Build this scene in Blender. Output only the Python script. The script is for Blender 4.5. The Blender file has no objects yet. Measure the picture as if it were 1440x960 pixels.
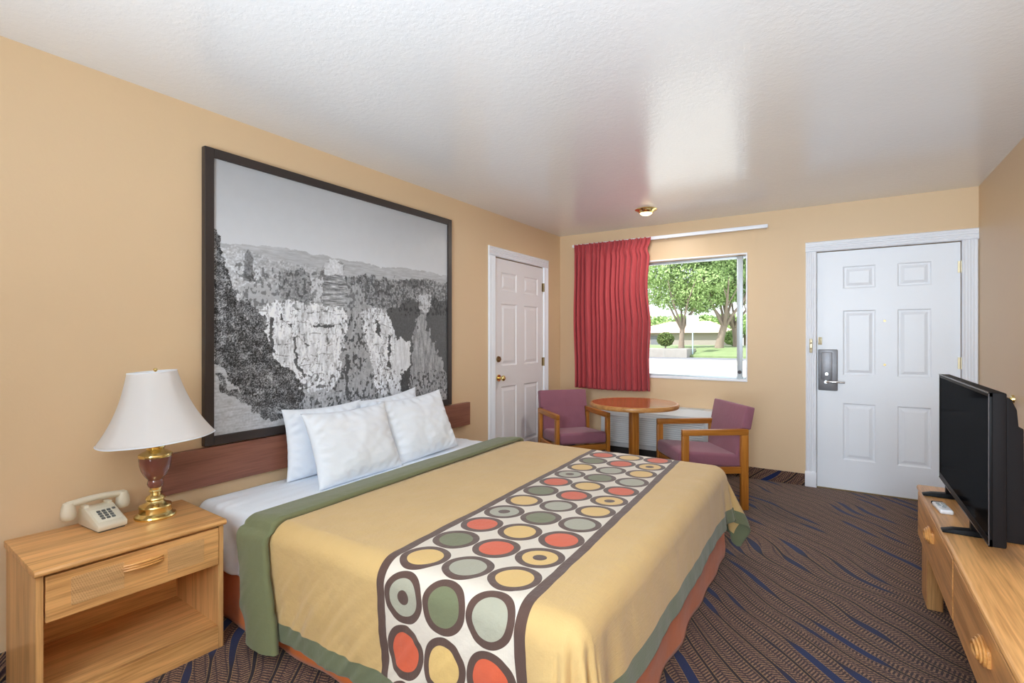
import bpy, bmesh, math, random
import numpy as np
from mathutils import Vector, Matrix, noise as mnoise
random.seed(7)
rng = np.random.default_rng(11)
PI = math.pi
SC = bpy.context.scene
COL = SC.collection

# ------------------------------------------------------------------ camera
F_PX, YAW, V0 = 713.0, 0.574, 474.1
CX, CZ = 2.668, 1.299
W, D, H = 3.549, 5.13, 2.44
BACK = -3.6
_s, _c = math.sin(YAW), math.cos(YAW)
cam = bpy.data.cameras.new('camera')
cam.sensor_width = 36.0
cam.lens = 36.0 * F_PX / 1440.0
cam.shift_y = (V0 - 480.0) / 1440.0
cam.clip_start = 0.02
cam.clip_end = 400
cam_o = bpy.data.objects.new('camera', cam)
cam_o.location = (CX, 0, CZ)
cam_o.rotation_euler = (PI / 2, 0, YAW)
COL.objects.link(cam_o)
SC.camera = cam_o

def ray(u, v):
    r = (u - 720) / F_PX
    return (-_s + r * _c, _c + r * _s, -(v - V0) / F_PX)
def at_y(u, v, y):
    d = ray(u, v); t = y / d[1]
    return (CX + t * d[0], y, CZ + t * d[2])
def project(x, y, z):
    dx = x - CX
    d = -dx * _s + y * _c
    r = dx * _c + y * _s
    return 720 + F_PX * r / d, V0 - F_PX * (z - CZ) / d

# ------------------------------------------------------------------ objects
def link(o, parent=None):
    COL.objects.link(o)
    if parent is not None:
        o.parent = parent
    return o
def tag(o, label, cat, group=None, kind=None):
    o['label'] = label
    o['category'] = cat
    if group: o['group'] = group
    if kind: o['kind'] = kind
    return o
def thing(name, label, cat, loc=(0, 0, 0), rotz=0, group=None):
    o = bpy.data.objects.new(name, None)
    o.empty_display_size = 0.1
    o.location = loc
    o.rotation_euler = (0, 0, rotz)
    link(o)
    return tag(o, label, cat, group)
def struct(o):
    o['kind'] = 'structure'
    return o

class MB:
    """collects shapes into one bmesh"""
    def __init__(self): self.bm = bmesh.new()
    def box(self, x0, x1, y0, y1, z0, z1, bev=0, M=None, seg=2):
        b = bmesh.new()
        bmesh.ops.create_cube(b, size=1)
        S = Matrix.Translation(((x0 + x1) / 2, (y0 + y1) / 2, (z0 + z1) / 2)) @ Matrix.Diagonal((abs(x1 - x0), abs(y1 - y0), abs(z1 - z0), 1))
        bmesh.ops.transform(b, matrix=S, verts=b.verts)
        if bev:
            bmesh.ops.bevel(b, geom=list(b.edges), offset=bev, segments=seg, affect='EDGES', profile=0.5)
        return self._add(b, M)
    def _add(self, b, M=None):
        if M is not None: bmesh.ops.transform(b, matrix=M, verts=b.verts)
        me = bpy.data.meshes.new('t'); b.to_mesh(me); b.free()
        self.bm.from_mesh(me); bpy.data.meshes.remove(me)
        return self
    def cyl(self, p0, p1, r0, r1=None, n=20, caps=True):
        r1 = r0 if r1 is None else r1
        p0, p1 = Vector(p0), Vector(p1); d = p1 - p0
        b = bmesh.new()
        bmesh.ops.create_cone(b, cap_ends=caps, segments=n, radius1=r0, radius2=r1, depth=d.length)
        M = Matrix.Translation((p0 + p1) / 2) @ d.to_track_quat('Z', 'Y').to_matrix().to_4x4()
        return self._add(b, M)
    def sph(self, c, r, sc=(1, 1, 1), n=16):
        b = bmesh.new()
        bmesh.ops.create_uvsphere(b, u_segments=n, v_segments=max(6, n * 2 // 3), radius=r)
        return self._add(b, Matrix.Translation(c) @ Matrix.Diagonal((*sc, 1)))
    def lathe(self, prof, n=40, c=(0, 0, 0), M=None, shape=None):
        b = bmesh.new(); rings = []
        for r, z in prof:
            ring = []
            for k in range(n):
                a = 2 * PI * k / n
                rr = r * (shape(a, z) if shape else 1)
                ring.append(b.verts.new((c[0] + rr * math.cos(a), c[1] + rr * math.sin(a), c[2] + z)))
            rings.append(ring)
        for i in range(len(rings) - 1):
            for k in range(n):
                b.faces.new((rings[i][k], rings[i][(k + 1) % n], rings[i + 1][(k + 1) % n], rings[i + 1][k]))
        if prof[0][0] > 0.001: b.faces.new(list(reversed(rings[0])))
        if prof[-1][0] > 0.001: b.faces.new(rings[-1])
        bmesh.ops.remove_doubles(b, verts=b.verts, dist=1e-5)
        return self._add(b, M)
    def tube(self, pts, r, n=10, M=None):
        pts = [Vector(p) for p in pts]
        b = bmesh.new(); rings = []
        for i, p in enumerate(pts):
            t = (pts[min(i + 1, len(pts) - 1)] - pts[max(i - 1, 0)]).normalized()
            q = t.to_track_quat('Z', 'Y')
            rr = r[i] if isinstance(r, (list, tuple)) else r
            rings.append([b.verts.new(p + q @ Vector((rr * math.cos(2 * PI * k / n), rr * math.sin(2 * PI * k / n), 0))) for k in range(n)])
        for i in range(len(rings) - 1):
            # keep rings aligned
            best = min(range(n), key=lambda s: sum((rings[i][k].co - rings[i + 1][(k + s) % n].co).length for k in range(0, n, 3)))
            rings[i + 1] = rings[i + 1][best:] + rings[i + 1][:best]
            for k in range(n):
                b.faces.new((rings[i][k], rings[i][(k + 1) % n], rings[i + 1][(k + 1) % n], rings[i + 1][k]))
        b.faces.new(list(reversed(rings[0]))); b.faces.new(rings[-1])
        return self._add(b, M)
    def prism(self, poly, axis, a0, a1, bev=0, M=None):
        """poly: 2D list in the plane normal to axis (x: (y,z); y: (x,z); z: (x,y))"""
        b = bmesh.new()
        def P(p, a):
            return {'x': (a, p[0], p[1]), 'y': (p[0], a, p[1]), 'z': (p[0], p[1], a)}[axis]
        v0 = [b.verts.new(P(p, a0)) for p in poly]; v1 = [b.verts.new(P(p, a1)) for p in poly]
        n = len(poly)
        b.faces.new(v0); b.faces.new(list(reversed(v1)))
        for k in range(n): b.faces.new((v0[k], v1[k], v1[(k + 1) % n], v0[(k + 1) % n]))
        bmesh.ops.recalc_face_normals(b, faces=b.faces)
        if bev: bmesh.ops.bevel(b, geom=list(b.edges), offset=bev, segments=2, affect='EDGES', profile=0.5)
        return self._add(b, M)
    def quad(self, *p):
        self.bm.faces.new([self.bm.verts.new(q) for q in p]); return self
    def build(self, name, mat, parent=None, smooth=True, angle=35):
        bmesh.ops.recalc_face_normals(self.bm, faces=self.bm.faces)
        me = bpy.data.meshes.new(name); self.bm.to_mesh(me); self.bm.free()
        me.materials.append(mat)
        if smooth:
            me.polygons.foreach_set('use_smooth', [True] * len(me.polygons))
            me.set_sharp_from_angle(angle=math.radians(angle))
        return link(bpy.data.objects.new(name, me), parent)

def grid_obj(name, P, mat, parent=None, uv=None, solid=0, closed_u=False, offset=0):
    """P: array (n,m,3)"""
    n, m, _ = P.shape
    me = bpy.data.meshes.new(name)
    idx = np.arange(n * m).reshape(n, m)
    if closed_u: idx = np.vstack([idx, idx[:1]])
    q = np.stack([idx[:-1, :-1], idx[1:, :-1], idx[1:, 1:], idx[:-1, 1:]], -1).reshape(-1, 4)
    me.from_pydata(P.reshape(-1, 3).tolist(), [], q.tolist())
    if uv is not None:
        l = me.uv_layers.new(name='UVMap')
        l.data.foreach_set('uv', uv.reshape(-1, 2)[q.reshape(-1)].astype(np.float32).ravel())
    me.materials.append(mat)
    me.polygons.foreach_set('use_smooth', [True] * len(me.polygons))
    o = link(bpy.data.objects.new(name, me), parent)
    if solid:
        s = o.modifiers.new('thickness', 'SOLIDIFY'); s.thickness = solid; s.offset = offset
    return o

# ------------------------------------------------------------------ node helper
class Nd:
    def __init__(self, name):
        self.m = bpy.data.materials.new(name); self.m.use_nodes = True
        self.t = self.m.node_tree; self.t.nodes.clear()
        self.out = self.t.nodes.new('ShaderNodeOutputMaterial')
        self.p = self.t.nodes.new('ShaderNodeBsdfPrincipled')
        self.t.links.new(self.p.outputs[0], self.out.inputs[0])
    def put(self, sock, v):
        if isinstance(v, (int, float)):
            sock.default_value = v
        elif isinstance(v, (tuple, list)):
            sock.default_value = tuple(v) + ((1,) if len(v) == 3 and len(sock.default_value) == 4 else ())
        else:
            self.t.links.new(v, sock)
    def node(self, typ, ins={}, out=0, **kw):
        n = self.t.nodes.new(typ)
        for k, v in kw.items(): setattr(n, k, v)
        for k, v in ins.items(): self.put(n.inputs[k], v)
        return n.outputs[out]
    def m2(self, op, a, b=0.0, c=0.0):
        return self.node('ShaderNodeMath', {0: a, 1: b, 2: c}, operation=op)
    def add(self, a, b): return self.m2('ADD', a, b)
    def sub(self, a, b): return self.m2('SUBTRACT', a, b)
    def mul(self, a, b): return self.m2('MULTIPLY', a, b)
    def mad(self, a, b, c): return self.m2('MULTIPLY_ADD', a, b, c)
    def lt(self, a, b): return self.m2('LESS_THAN', a, b)
    def gt(self, a, b): return self.m2('GREATER_THAN', a, b)
    def step(self, x, lo, hi):
        return self.node('ShaderNodeMapRange', {0: x, 1: lo, 2: hi, 3: 0.0, 4: 1.0}, interpolation_type='SMOOTHSTEP')
    def mix(self, f, a, b):
        n = self.t.nodes.new('ShaderNodeMix'); n.data_type = 'RGBA'
        self.put(n.inputs[0], f); self.put(n.inputs[6], a); self.put(n.inputs[7], b)
        return n.outputs[2]
    def coord(self, kind='Object'):
        return self.node('ShaderNodeTexCoord', out=['Generated', 'Normal', 'UV', 'Object'].index(kind))
    def xyz(self, v):
        n = self.t.nodes.new('ShaderNodeSeparateXYZ'); self.put(n.inputs[0], v)
        return n.outputs[0], n.outputs[1], n.outputs[2]
    def vec(self, x, y, z=0.0):
        return self.node('ShaderNodeCombineXYZ', {0: x, 1: y, 2: z})
    def scale(self, v, s):
        return self.node('ShaderNodeVectorMath', {0: v, 1: s}, operation='MULTIPLY')
    def noise(self, v, scale=5.0, detail=2.0, rough=0.5, dist=0.0):
        return self.node('ShaderNodeTexNoise', {'Vector': v, 'Scale': scale, 'Detail': detail, 'Roughness': rough, 'Distortion': dist})
    def ramp(self, f, stops, interp='LINEAR'):
        n = self.t.nodes.new('ShaderNodeValToRGB'); self.put(n.inputs[0], f)
        cr = n.color_ramp; cr.interpolation = interp
        while len(cr.elements) < len(stops): cr.elements.new(0.5)
        for e, (p, c) in zip(cr.elements, stops): e.position = p; e.color = (*c, 1)
        return n.outputs[0]
    def bump(self, h, strength=0.3, dist=0.01):
        self.put(self.p.inputs['Normal'], self.node('ShaderNodeBump', {'Height': h, 'Strength': strength, 'Distance': dist}))
    def set(self, **kw):
        for k, v in kw.items():
            self.put(self.p.inputs[{'color': 'Base Color', 'rough': 'Roughness', 'metal': 'Metallic', 'spec': 'Specular IOR Level', 'sheen': 'Sheen Weight', 'coat': 'Coat Weight', 'trans': 'Transmission Weight', 'emit': 'Emission Color', 'emits': 'Emission Strength', 'sss': 'Subsurface Weight'}[k]], v)
        return self

def lin(r, g, b):
    f = lambda c: (c / 255 / 12.92) if c / 255 <= 0.04045 else ((c / 255 + 0.055) / 1.055) ** 2.4
    return (f(r), f(g), f(b))

def plain(name, rgb, rough=0.5, metal=0, spec=0.5, var=0.06, nscale=6, bump=0.0, bscale=80, coat=0.0, sheen=0.0):
    n = Nd(name); c = lin(*rgb); co = n.coord()
    f = n.noise(co, nscale, 3)
    n.set(color=n.mix(f, tuple(x * (1 - var) for x in c), tuple(min(1, x * (1 + var)) for x in c)), rough=rough, metal=metal, spec=spec, coat=coat, sheen=sheen)
    if bump: n.bump(n.noise(co, bscale, 3), bump, 0.004)
    return n.m
def wood(name, light, dark, axis='y', rough=0.35, fine=1.0, bump=0.08, hatch=False, spec=0.5):
    n = Nd(name); co = n.coord()
    sc = {'x': (1.2, 22, 22), 'y': (22, 1.2, 22), 'z': (22, 22, 1.2)}[axis]
    sc2 = {'x': (5, 160, 160), 'y': (160, 5, 160), 'z': (160, 160, 5)}[axis]
    a = n.noise(n.scale(co, sc), 1.0 * fine, 4, 0.6, 0.6)
    b = n.noise(n.scale(co, sc2), 1.0 * fine, 2, 0.6)
    f = n.mad(b, 0.45, n.mul(a, 0.75))
    mid = tuple((p + q) / 2 for p, q in zip(lin(*light), lin(*dark)))
    col = n.ramp(f, [(0.42, lin(*dark)), (0.56, mid), (0.70, lin(*light))])
    n.set(color=col, rough=rough, spec=spec)
    if hatch:
        x, y, z = n.xyz(co)
        w = n.m2('SINE', n.mul(n.add(y, n.mul(z, 1.2)), 2 * PI / 0.007))
        w2 = n.m2('SINE', n.mul(z, 2 * PI / 0.009))
        n.bump(n.mul(w, w2), 0.7, 0.002)
    else:
        n.bump(b, bump, 0.002)
    return n.m

M = {}
# walls: warm tan semi-gloss paint
def paint(name, rgb, rough, bscale, bstr, spec=0.4):
    n = Nd(name); co = n.coord(); c = lin(*rgb)
    f = n.noise(co, 1.3, 3)
    n.set(color=n.mix(f, tuple(x * 0.97 for x in c), tuple(x * 1.02 for x in c)), rough=rough, spec=spec)
    h = n.noise(co, bscale, 4, 0.6)
    n.bump(h, bstr, 0.004)
    return n.m
M['wall'] = paint('tan_wall_paint', (223, 195, 158), 0.42, 60, 0.12, 0.35)
n = Nd('textured_ceiling_paint'); co = n.coord()
f = n.step(n.noise(co, 42, 4, 0.6), 0.42, 0.62)
n.set(color=n.mix(n.noise(co, 2.0, 3), lin(234, 235, 238), lin(240, 241, 243)), rough=0.13, spec=0.55)
n.bump(n.add(f, n.mul(n.noise(co, 150, 2), 0.3)), 0.09, 0.005)
M['ceiling'] = n.m
M['white_trim'] = plain('white_trim_paint', (240, 244, 252), 0.35, spec=0.5, var=0.01)
M['door_white'] = plain('white_door_paint', (240, 245, 253), 0.38, spec=0.5, var=0.01, bump=0.05)
M['door_cream'] = plain('offwhite_door_paint', (236, 236, 240), 0.4, spec=0.5, var=0.01)
M['brass'] = plain('polished_brass', (238, 216, 150), 0.2, metal=1, var=0.05)
M['brass_dull'] = plain('antique_brass', (150, 130, 90), 0.35, metal=1, var=0.1)
M['brass_pale'] = plain('pale_worn_brass', (205, 192, 160), 0.4, metal=0.6)
M['steel'] = plain('brushed_steel', (140, 140, 144), 0.5, metal=0.9, var=0.15, nscale=30)
M['chrome'] = plain('bright_chrome', (225, 225, 225), 0.15, metal=1)
M['dark_hole'] = plain('dark_lens', (30, 28, 26), 0.3)
M['oak_x'] = wood('golden_oak_along_x', (236, 180, 116), (186, 132, 76), 'x')
M['oak_y'] = wood('golden_oak_along_y', (236, 180, 116), (186, 132, 76), 'y')
M['oak_z'] = wood('golden_oak_upright', (224, 172, 112), (176, 126, 74), 'z')
M['oak_cane'] = wood('golden_oak_cane_pattern', (238, 188, 128), (196, 142, 88), 'y', hatch=True)
M['oak_handle'] = wood('golden_oak_handle', (232, 172, 100), (190, 128, 64), 'y')
M['mahogany'] = wood('reddish_brown_headboard_wood', (144, 94, 76), (114, 70, 56), 'y', 0.4)
M['chair_wood_x'] = wood('orange_oak_along_x', (190, 124, 50), (150, 88, 24), 'x', 0.35)
M['chair_wood_z'] = wood('orange_oak_upright', (186, 120, 46), (146, 84, 22), 'z', 0.35)
M['chair_wood_y'] = wood('orange_oak_along_y', (190, 124, 50), (150, 88, 24), 'y', 0.35)
M['table_top'] = wood('glossy_table_oak', (182, 112, 58), (148, 82, 38), 'x', 0.16)
M['table_rim'] = wood('table_rim_oak', (200, 146, 88), (160, 106, 54), 'x', 0.3)
M['frame_black'] = plain('dark_brown_frame', (52, 44, 42), 0.4, var=0.15)
M['plastic_black'] = plain('matte_black_plastic', (28, 25, 26), 0.6, spec=0.1)
M['plastic_gloss'] = plain('glossy_black_plastic', (16, 15, 17), 0.45, spec=0.1)
n = Nd('dark_television_glass')
df = n.node('ShaderNodeBsdfDiffuse', {'Color': lin(13, 14, 18)}); gs = n.node('ShaderNodeBsdfGlossy', {'Roughness': 0.08})
mx = n.t.nodes.new('ShaderNodeMixShader'); mx.inputs[0].default_value = 0.035
n.t.links.new(df, mx.inputs[1]); n.t.links.new(gs, mx.inputs[2]); n.t.links.new(mx.outputs[0], n.out.inputs[0])
M['screen'] = n.m
M['bezel_grey'] = plain('grey_bezel_plastic', (70, 66, 70), 0.25)
M['phone'] = plain('beige_phone_plastic', (214, 206, 186), 0.35, var=0.02)
M['phone_key'] = plain('grey_phone_keys', (96, 98, 96), 0.4)
M['phone_plate'] = plain('pale_phone_faceplate', (222, 217, 200), 0.4, var=0.02)
M['remote_white'] = plain('white_remote_plastic', (225, 225, 228), 0.35, var=0.02)
M['rubber_red'] = plain('grey_remote_buttons', (150, 158, 160), 0.5)
M['ac'] = plain('pale_grey_metal_cabinet', (214, 218, 220), 0.4, var=0.02)
M['ac_grille'] = plain('pale_grille_plastic', (200, 206, 210), 0.45, var=0.02)
M['shadow_gap'] = plain('dark_gap_shade', (40, 38, 38), 0.6)  # near-black colour stands in for shadow below the air conditioner
M['ceramic'] = plain('mauve_brown_ceramic', (120, 72, 62), 0.1, coat=0.6, var=0.1)
M['porcelain'] = plain('white_bulb', (240, 238, 230), 0.4)

def cloth(name, rgb, rough=0.9, wr=0.25, weave=900, var=0.05, sheen=0.2, wscale=6):
    n = Nd(name); co = n.coord(); c = lin(*rgb)
    x, y, z = n.xyz(co)
    f = n.noise(co, wscale, 4, 0.6)
    n.set(color=n.mix(f, tuple(q * (1 - var) for q in c), tuple(min(1, q * (1 + var)) for q in c)), rough=rough, spec=0.2, sheen=sheen)
    h = n.add(n.mul(n.noise(co, wscale * 2.2, 5, 0.55), 1.0), n.mul(n.noise(co, weave * 0.3, 2), 0.12))
    n.bump(h, wr, 0.014)
    return n.m
M['linen'] = cloth('white_bed_linen', (240, 246, 255), wr=0.16, var=0.01, wscale=4)
M['mauve'] = cloth('mauve_upholstery', (146, 95, 110), wr=0.15, var=0.08, wscale=14)
M['rust'] = cloth('rust_bed_skirt', (214, 114, 54), wr=0.3, var=0.15)
M['olive'] = cloth('olive_green_lining', (118, 122, 88), wr=0.35, var=0.06)

# lampshade: white pleated fabric
n = Nd('white_lampshade_fabric'); n.set(color=lin(240, 238, 238), rough=0.8, spec=0.2)
tr = n.node('ShaderNodeBsdfTranslucent', {'Color': lin(240, 236, 228)})
mx = n.t.nodes.new('ShaderNodeMixShader'); mx.inputs[0].default_value = 0.35
n.t.links.new(n.p.outputs[0], mx.inputs[1]); n.t.links.new(tr, mx.inputs[2]); n.t.links.new(mx.outputs[0], n.out.inputs[0])
M['shade'] = n.m
# curtain
n = Nd('crimson_curtain_fabric'); co = n.coord()
f = n.noise(n.scale(co, (60, 60, 4)), 1, 3)
n.set(color=n.mix(f, lin(176, 64, 70), lin(204, 90, 94)), rough=0.75, spec=0.25, sheen=0.15)
n.bump(n.noise(co, 260, 2), 0.12, 0.002)
tr = n.node('ShaderNodeBsdfTranslucent', {'Color': lin(190, 60, 60)})
mx = n.t.nodes.new('ShaderNodeMixShader'); mx.inputs[0].default_value = 0.12
n.t.links.new(n.p.outputs[0], mx.inputs[1]); n.t.links.new(tr, mx.inputs[2]); n.t.links.new(mx.outputs[0], n.out.inputs[0])
M['curtain'] = n.m
# window glass
n = Nd('clear_window_glass')
gl = n.node('ShaderNodeBsdfGlossy', {'Roughness': 0.02})
tp = n.node('ShaderNodeBsdfTransparent', {'Color': (0.97, 0.98, 0.98, 1)})
fr = n.node('ShaderNodeFresnel', {'IOR': 1.35})
mx = n.t.nodes.new('ShaderNodeMixShader'); n.t.links.new(fr, mx.inputs[0]); n.t.links.new(tp, mx.inputs[1]); n.t.links.new(gl, mx.inputs[2]); n.t.links.new(mx.outputs[0], n.out.inputs[0])
M['glass'] = n.m
# warm bulb
n = Nd('glowing_bulb'); n.set(color=(1, 0.9, 0.7), emit=(1, 0.78, 0.42, 1), emits=3.0)
M['bulb'] = n.m

# carpet -----------------------------------------------------------
n = Nd('wave_patterned_carpet'); co = n.coord(); x, y, z = n.xyz(co)
yz = n.sub(y, z)                                      # lets the cove base carry the pattern up the wall
a = n.mul(n.sub(x, yz), 0.7071); b = n.mul(n.add(x, yz), 0.7071)
warp = n.noise(n.vec(n.mul(a, 1.1), n.mul(b, 1.0)), 1.0, 1.0)
warp2 = n.noise(n.vec(n.mul(a, 3.0), n.mul(b, 2.5), 4.0), 1.0, 0.0)
b2 = n.add(n.mad(warp, 0.42, b), n.mul(warp2, 0.06))
q = n.mul(b2, 1 / 0.088)
ix = n.m2('FLOOR', q); fr = n.sub(q, ix)
lens = n.step(n.noise(n.vec(n.mad(ix, 7.31, n.mul(a, 2.4)), n.mul(ix, 3.17)), 1.0, 0.0), 0.53, 0.69)
wd = n.mad(lens, 0.16, 0.065)
dist = n.m2('ABSOLUTE', n.sub(fr, 0.5))
line = n.lt(dist, wd)
edge = n.mul(n.lt(dist, n.add(wd, 0.04)), n.sub(1.0, line))
# second family of hairlines
fr2 = n.m2('FRACT', n.mad(q, 2.0, n.mul(warp2, 2.0)))
hair = n.lt(n.m2('ABSOLUTE', n.sub(fr2, 0.5)), 0.07)
par = n.m2('SUBTRACT', n.mul(n.m2('MODULO', n.m2('ABSOLUTE', ix), 2.0), 2.0), 1.0)
bars = n.m2('FRACT', n.mul(n.add(a, n.mul(n.mul(b2, par), 0.45)), 1 / 0.0150))
bar = n.lt(bars, 0.48)
spk = n.node('ShaderNodeTexWhiteNoise', {0: n.node('ShaderNodeVectorMath', {0: n.scale(co, (230, 230, 230))}, operation='FLOOR')}, noise_dimensions='3D')
tan = n.mix(spk, lin(158, 126, 96), lin(112, 80, 72))
drk = n.mix(spk, lin(74, 55, 54), lin(46, 35, 40))
base = n.mix(bar, drk, tan)
base = n.mix(n.mul(hair, 0.8), base, lin(60, 44, 50))
dash = n.gt(n.m2('FRACT', n.mul(a, 1 / 0.009)), 0.35)
c2 = n.mix(n.mul(edge, dash), base, lin(146, 116, 76))
navy = n.mix(lens, lin(38, 30, 38), lin(32, 44, 84))
c3 = n.mix(line, c2, navy)
n.set(color=c3, rough=0.95, spec=0.1, sheen=0.15)
n.bump(spk, 0.25, 0.003)
M['carpet'] = n.m

# bedspread pattern ---------------------------------------------------
B_MIN, B_MAX, A_MAX = 0.775, 3.63, 2.385
HEMW = 0.072
n = Nd('circle_print_bedspread'); uv = n.coord('UV'); ua, ub, _ = n.xyz(uv)
wob = n.noise(n.vec(ua, ub), 7.0, 1.0); wob2 = n.noise(n.vec(ua, ub, 5.0), 7.0, 1.0)
u = n.add(n.mad(n.sub(ub, 1.3), 0.045, ua), n.mul(n.sub(wob, 0.5), 0.012))
v = n.add(n.mad(n.sub(u, 1.467), -0.10, ub), n.mul(n.sub(wob2, 0.5), 0.012))
gold = n.mix(n.noise(n.vec(n.mul(ua, 2.0), n.mul(ub, 2.0)), 3.0, 4), lin(204, 170, 112), lin(216, 182, 124))
oat = lin(222, 212, 198); brown = lin(92, 70, 62)
ORG, GRY, YEL, GRN = lin(214, 98, 66), lin(170, 168, 150), lin(222, 186, 118), lin(118, 122, 92)
col = gold
u0 = 1.467 - 0.0875 - 0.034; u1 = 1.467 + 2 * 0.172 + 0.0875 + 0.034
inside = n.mul(n.gt(u, u0), n.lt(u, u1))
col = n.mix(inside, col, brown)
inner = n.mul(n.gt(u, u0 + 0.036), n.lt(u, u1 - 0.036))
col = n.mix(inner, col, oat)
cols = [[ORG, GRY, YEL, GRN], [YEL, GRN, GRY, ORG], [ORG, GRY, YEL, YEL]]
tgts = [1, None, 3]
for k in range(3):
    uc = 1.467 + 0.172 * k
    tt = n.mul(n.sub(v, 1.309 - 0.35 - 0.175 * 4 - 0.0875), 1 / 0.175)
    cell = n.m2('FLOOR', tt); fy = n.mul(n.sub(n.sub(tt, cell), 0.5), 0.175)
    dx = n.sub(u, uc)
    r = n.m2('SQRT', n.add(n.mul(dx, dx), n.mul(fy, fy)))
    md = n.m2('MODULO', cell, 4.0)
    stops = [(0.0, cols[k][0]), (0.249, cols[k][1]), (0.499, cols[k][2]), (0.749, cols[k][3])]
    fill = n.ramp(n.mad(md, 0.25, 0.01), stops, 'CONSTANT')
    col = n.mix(n.lt(r, 0.085), col, brown)
    col = n.mix(n.lt(r, 0.061), col, fill)
    if tgts[k] is not None:
        isT = n.lt(n.m2('ABSOLUTE', n.sub(md, float(tgts[k]))), 0.5)
        col = n.mix(n.mul(isT, n.lt(r, 0.024)), col, brown)
hem = n.m2('MAXIMUM', n.m2('MAXIMUM', n.lt(ub, B_MIN + HEMW), n.gt(ub, B_MAX - HEMW)), n.gt(ua, A_MAX - HEMW))
col = n.mix(hem, col, lin(110, 116, 88))
n.set(color=col, rough=0.85, spec=0.2, sheen=0.25)
wv = n.noise(n.vec(n.mul(ua, 1.0), n.mul(ub, 1.0)), 9.0, 5, 0.6)
thr = n.noise(n.vec(n.mul(ua, 300.0), n.mul(ub, 20.0)), 1.0, 2)
n.bump(n.add(wv, n.mul(thr, 0.12)), 0.5, 0.014)
M['spread'] = n.m

# outdoors
M['concrete'] = plain('sunlit_pale_concrete', (214, 210, 204), 0.9, var=0.05)
M['asphalt'] = plain('grey_asphalt', (120, 122, 130), 0.9, var=0.1)
M['lawn'] = plain('green_lawn_grass', (124, 142, 98), 0.95, var=0.25, nscale=2)
M['planter'] = plain('grey_planter_block', (150, 146, 142), 0.9, var=0.15, nscale=3)
M['leaf'] = plain('light_green_leaves', (150, 178, 112), 0.6, var=0.3, nscale=0.6)
M['shrub'] = plain('dark_green_shrub', (92, 112, 56), 0.7, var=0.3, nscale=3)
M['bark'] = plain('grey_brown_bark', (140, 126, 114), 0.9, var=0.2, nscale=6, bump=0.4, bscale=12)
M['stucco'] = plain('tan_house_wall', (156, 148, 142), 0.9, var=0.08)
M['roof'] = plain('pale_pink_roof', (214, 178, 160), 0.9, var=0.08)
M['blue_sign'] = plain('pale_blue_sign', (170, 196, 205), 0.5)
M['alum'] = plain('pale_blue_grey_aluminium', (196, 206, 212), 0.4, metal=0.3)

# ================================================================== ROOM SHELL
T = 0.14
struct(MB().box(-T, W + T, BACK - T, D + T, -0.12, 0).build('floor', M['carpet'], smooth=False))
struct(MB().box(-T, W + T, BACK - T, D + T, H, H + 0.15).build('ceiling', M['ceiling'], smooth=False))
def wall_with_holes(name, plane, a0, a1, t0, t1, holes, mat):
    """plane 'x' (runs along y) or 'y' (runs along x); holes: (a0,a1,z0,z1)"""
    As = sorted({a0, a1, *[h[0] for h in holes], *[h[1] for h in holes]})
    Zs = sorted({0.0, H, *[h[2] for h in holes], *[h[3] for h in holes]})
    bm = bmesh.new(); vd = {}
    def vert(a, t, z):
        k = (round(a, 5), round(t, 5), round(z, 5))
        if k not in vd: vd[k] = bm.verts.new((t, a, z) if plane == 'x' else (a, t, z))
        return vd[k]
    def solid(i, j):
        if i < 0 or j < 0 or i >= len(As) - 1 or j >= len(Zs) - 1: return False
        ca, cz = (As[i] + As[i + 1]) / 2, (Zs[j] + Zs[j + 1]) / 2
        return not any(h[0] < ca < h[1] and h[2] < cz < h[3] for h in holes)
    for i in range(len(As) - 1):
        for j in range(len(Zs) - 1):
            if not solid(i, j): continue
            A0, A1, Z0, Z1 = As[i], As[i + 1], Zs[j], Zs[j + 1]
            for t in (t0, t1): bm.faces.new([vert(A0, t, Z0), vert(A1, t, Z0), vert(A1, t, Z1), vert(A0, t, Z1)])
            if not solid(i - 1, j): bm.faces.new([vert(A0, t0, Z0), vert(A0, t1, Z0), vert(A0, t1, Z1), vert(A0, t0, Z1)])
            if not solid(i + 1, j): bm.faces.new([vert(A1, t0, Z0), vert(A1, t1, Z0), vert(A1, t1, Z1), vert(A1, t0, Z1)])
            if not solid(i, j - 1): bm.faces.new([vert(A0, t0, Z0), vert(A1, t0, Z0), vert(A1, t1, Z0), vert(A0, t1, Z0)])
            if not solid(i, j + 1): bm.faces.new([vert(A0, t0, Z1), vert(A1, t0, Z1), vert(A1, t1, Z1), vert(A0, t1, Z1)])
    bmesh.ops.recalc_face_normals(bm, faces=bm.faces)
    me = bpy.data.meshes.new(name); bm.to_mesh(me); bm.free(); me.materials.append(mat)
    return struct(link(bpy.data.objects.new(name, me)))
WX0, WX1, WZ0, WZ1 = 0.38, 1.937, 0.900, 2.070
DX0, DX1, DZ = 2.498, 3.452, 2.040
LY0, LY1, LZ = 3.826, 4.735, 2.045
wall_with_holes('wall_left', 'x', BACK - T, D + T, -T, 0, [(LY0, LY1, 0, LZ)], M['wall'])
wall_with_holes('wall_far', 'y', 0, W, D, D + T, [(WX0, WX1, WZ0, WZ1), (DX0, DX1, 0, DZ)], M['wall'])
wall_with_holes('wall_right', 'x', BACK - T, D + T, W, W + T, [], M['wall'])
wall_with_holes('wall_back', 'y', 0, W, BACK - T, BACK, [], M['wall'])
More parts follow.
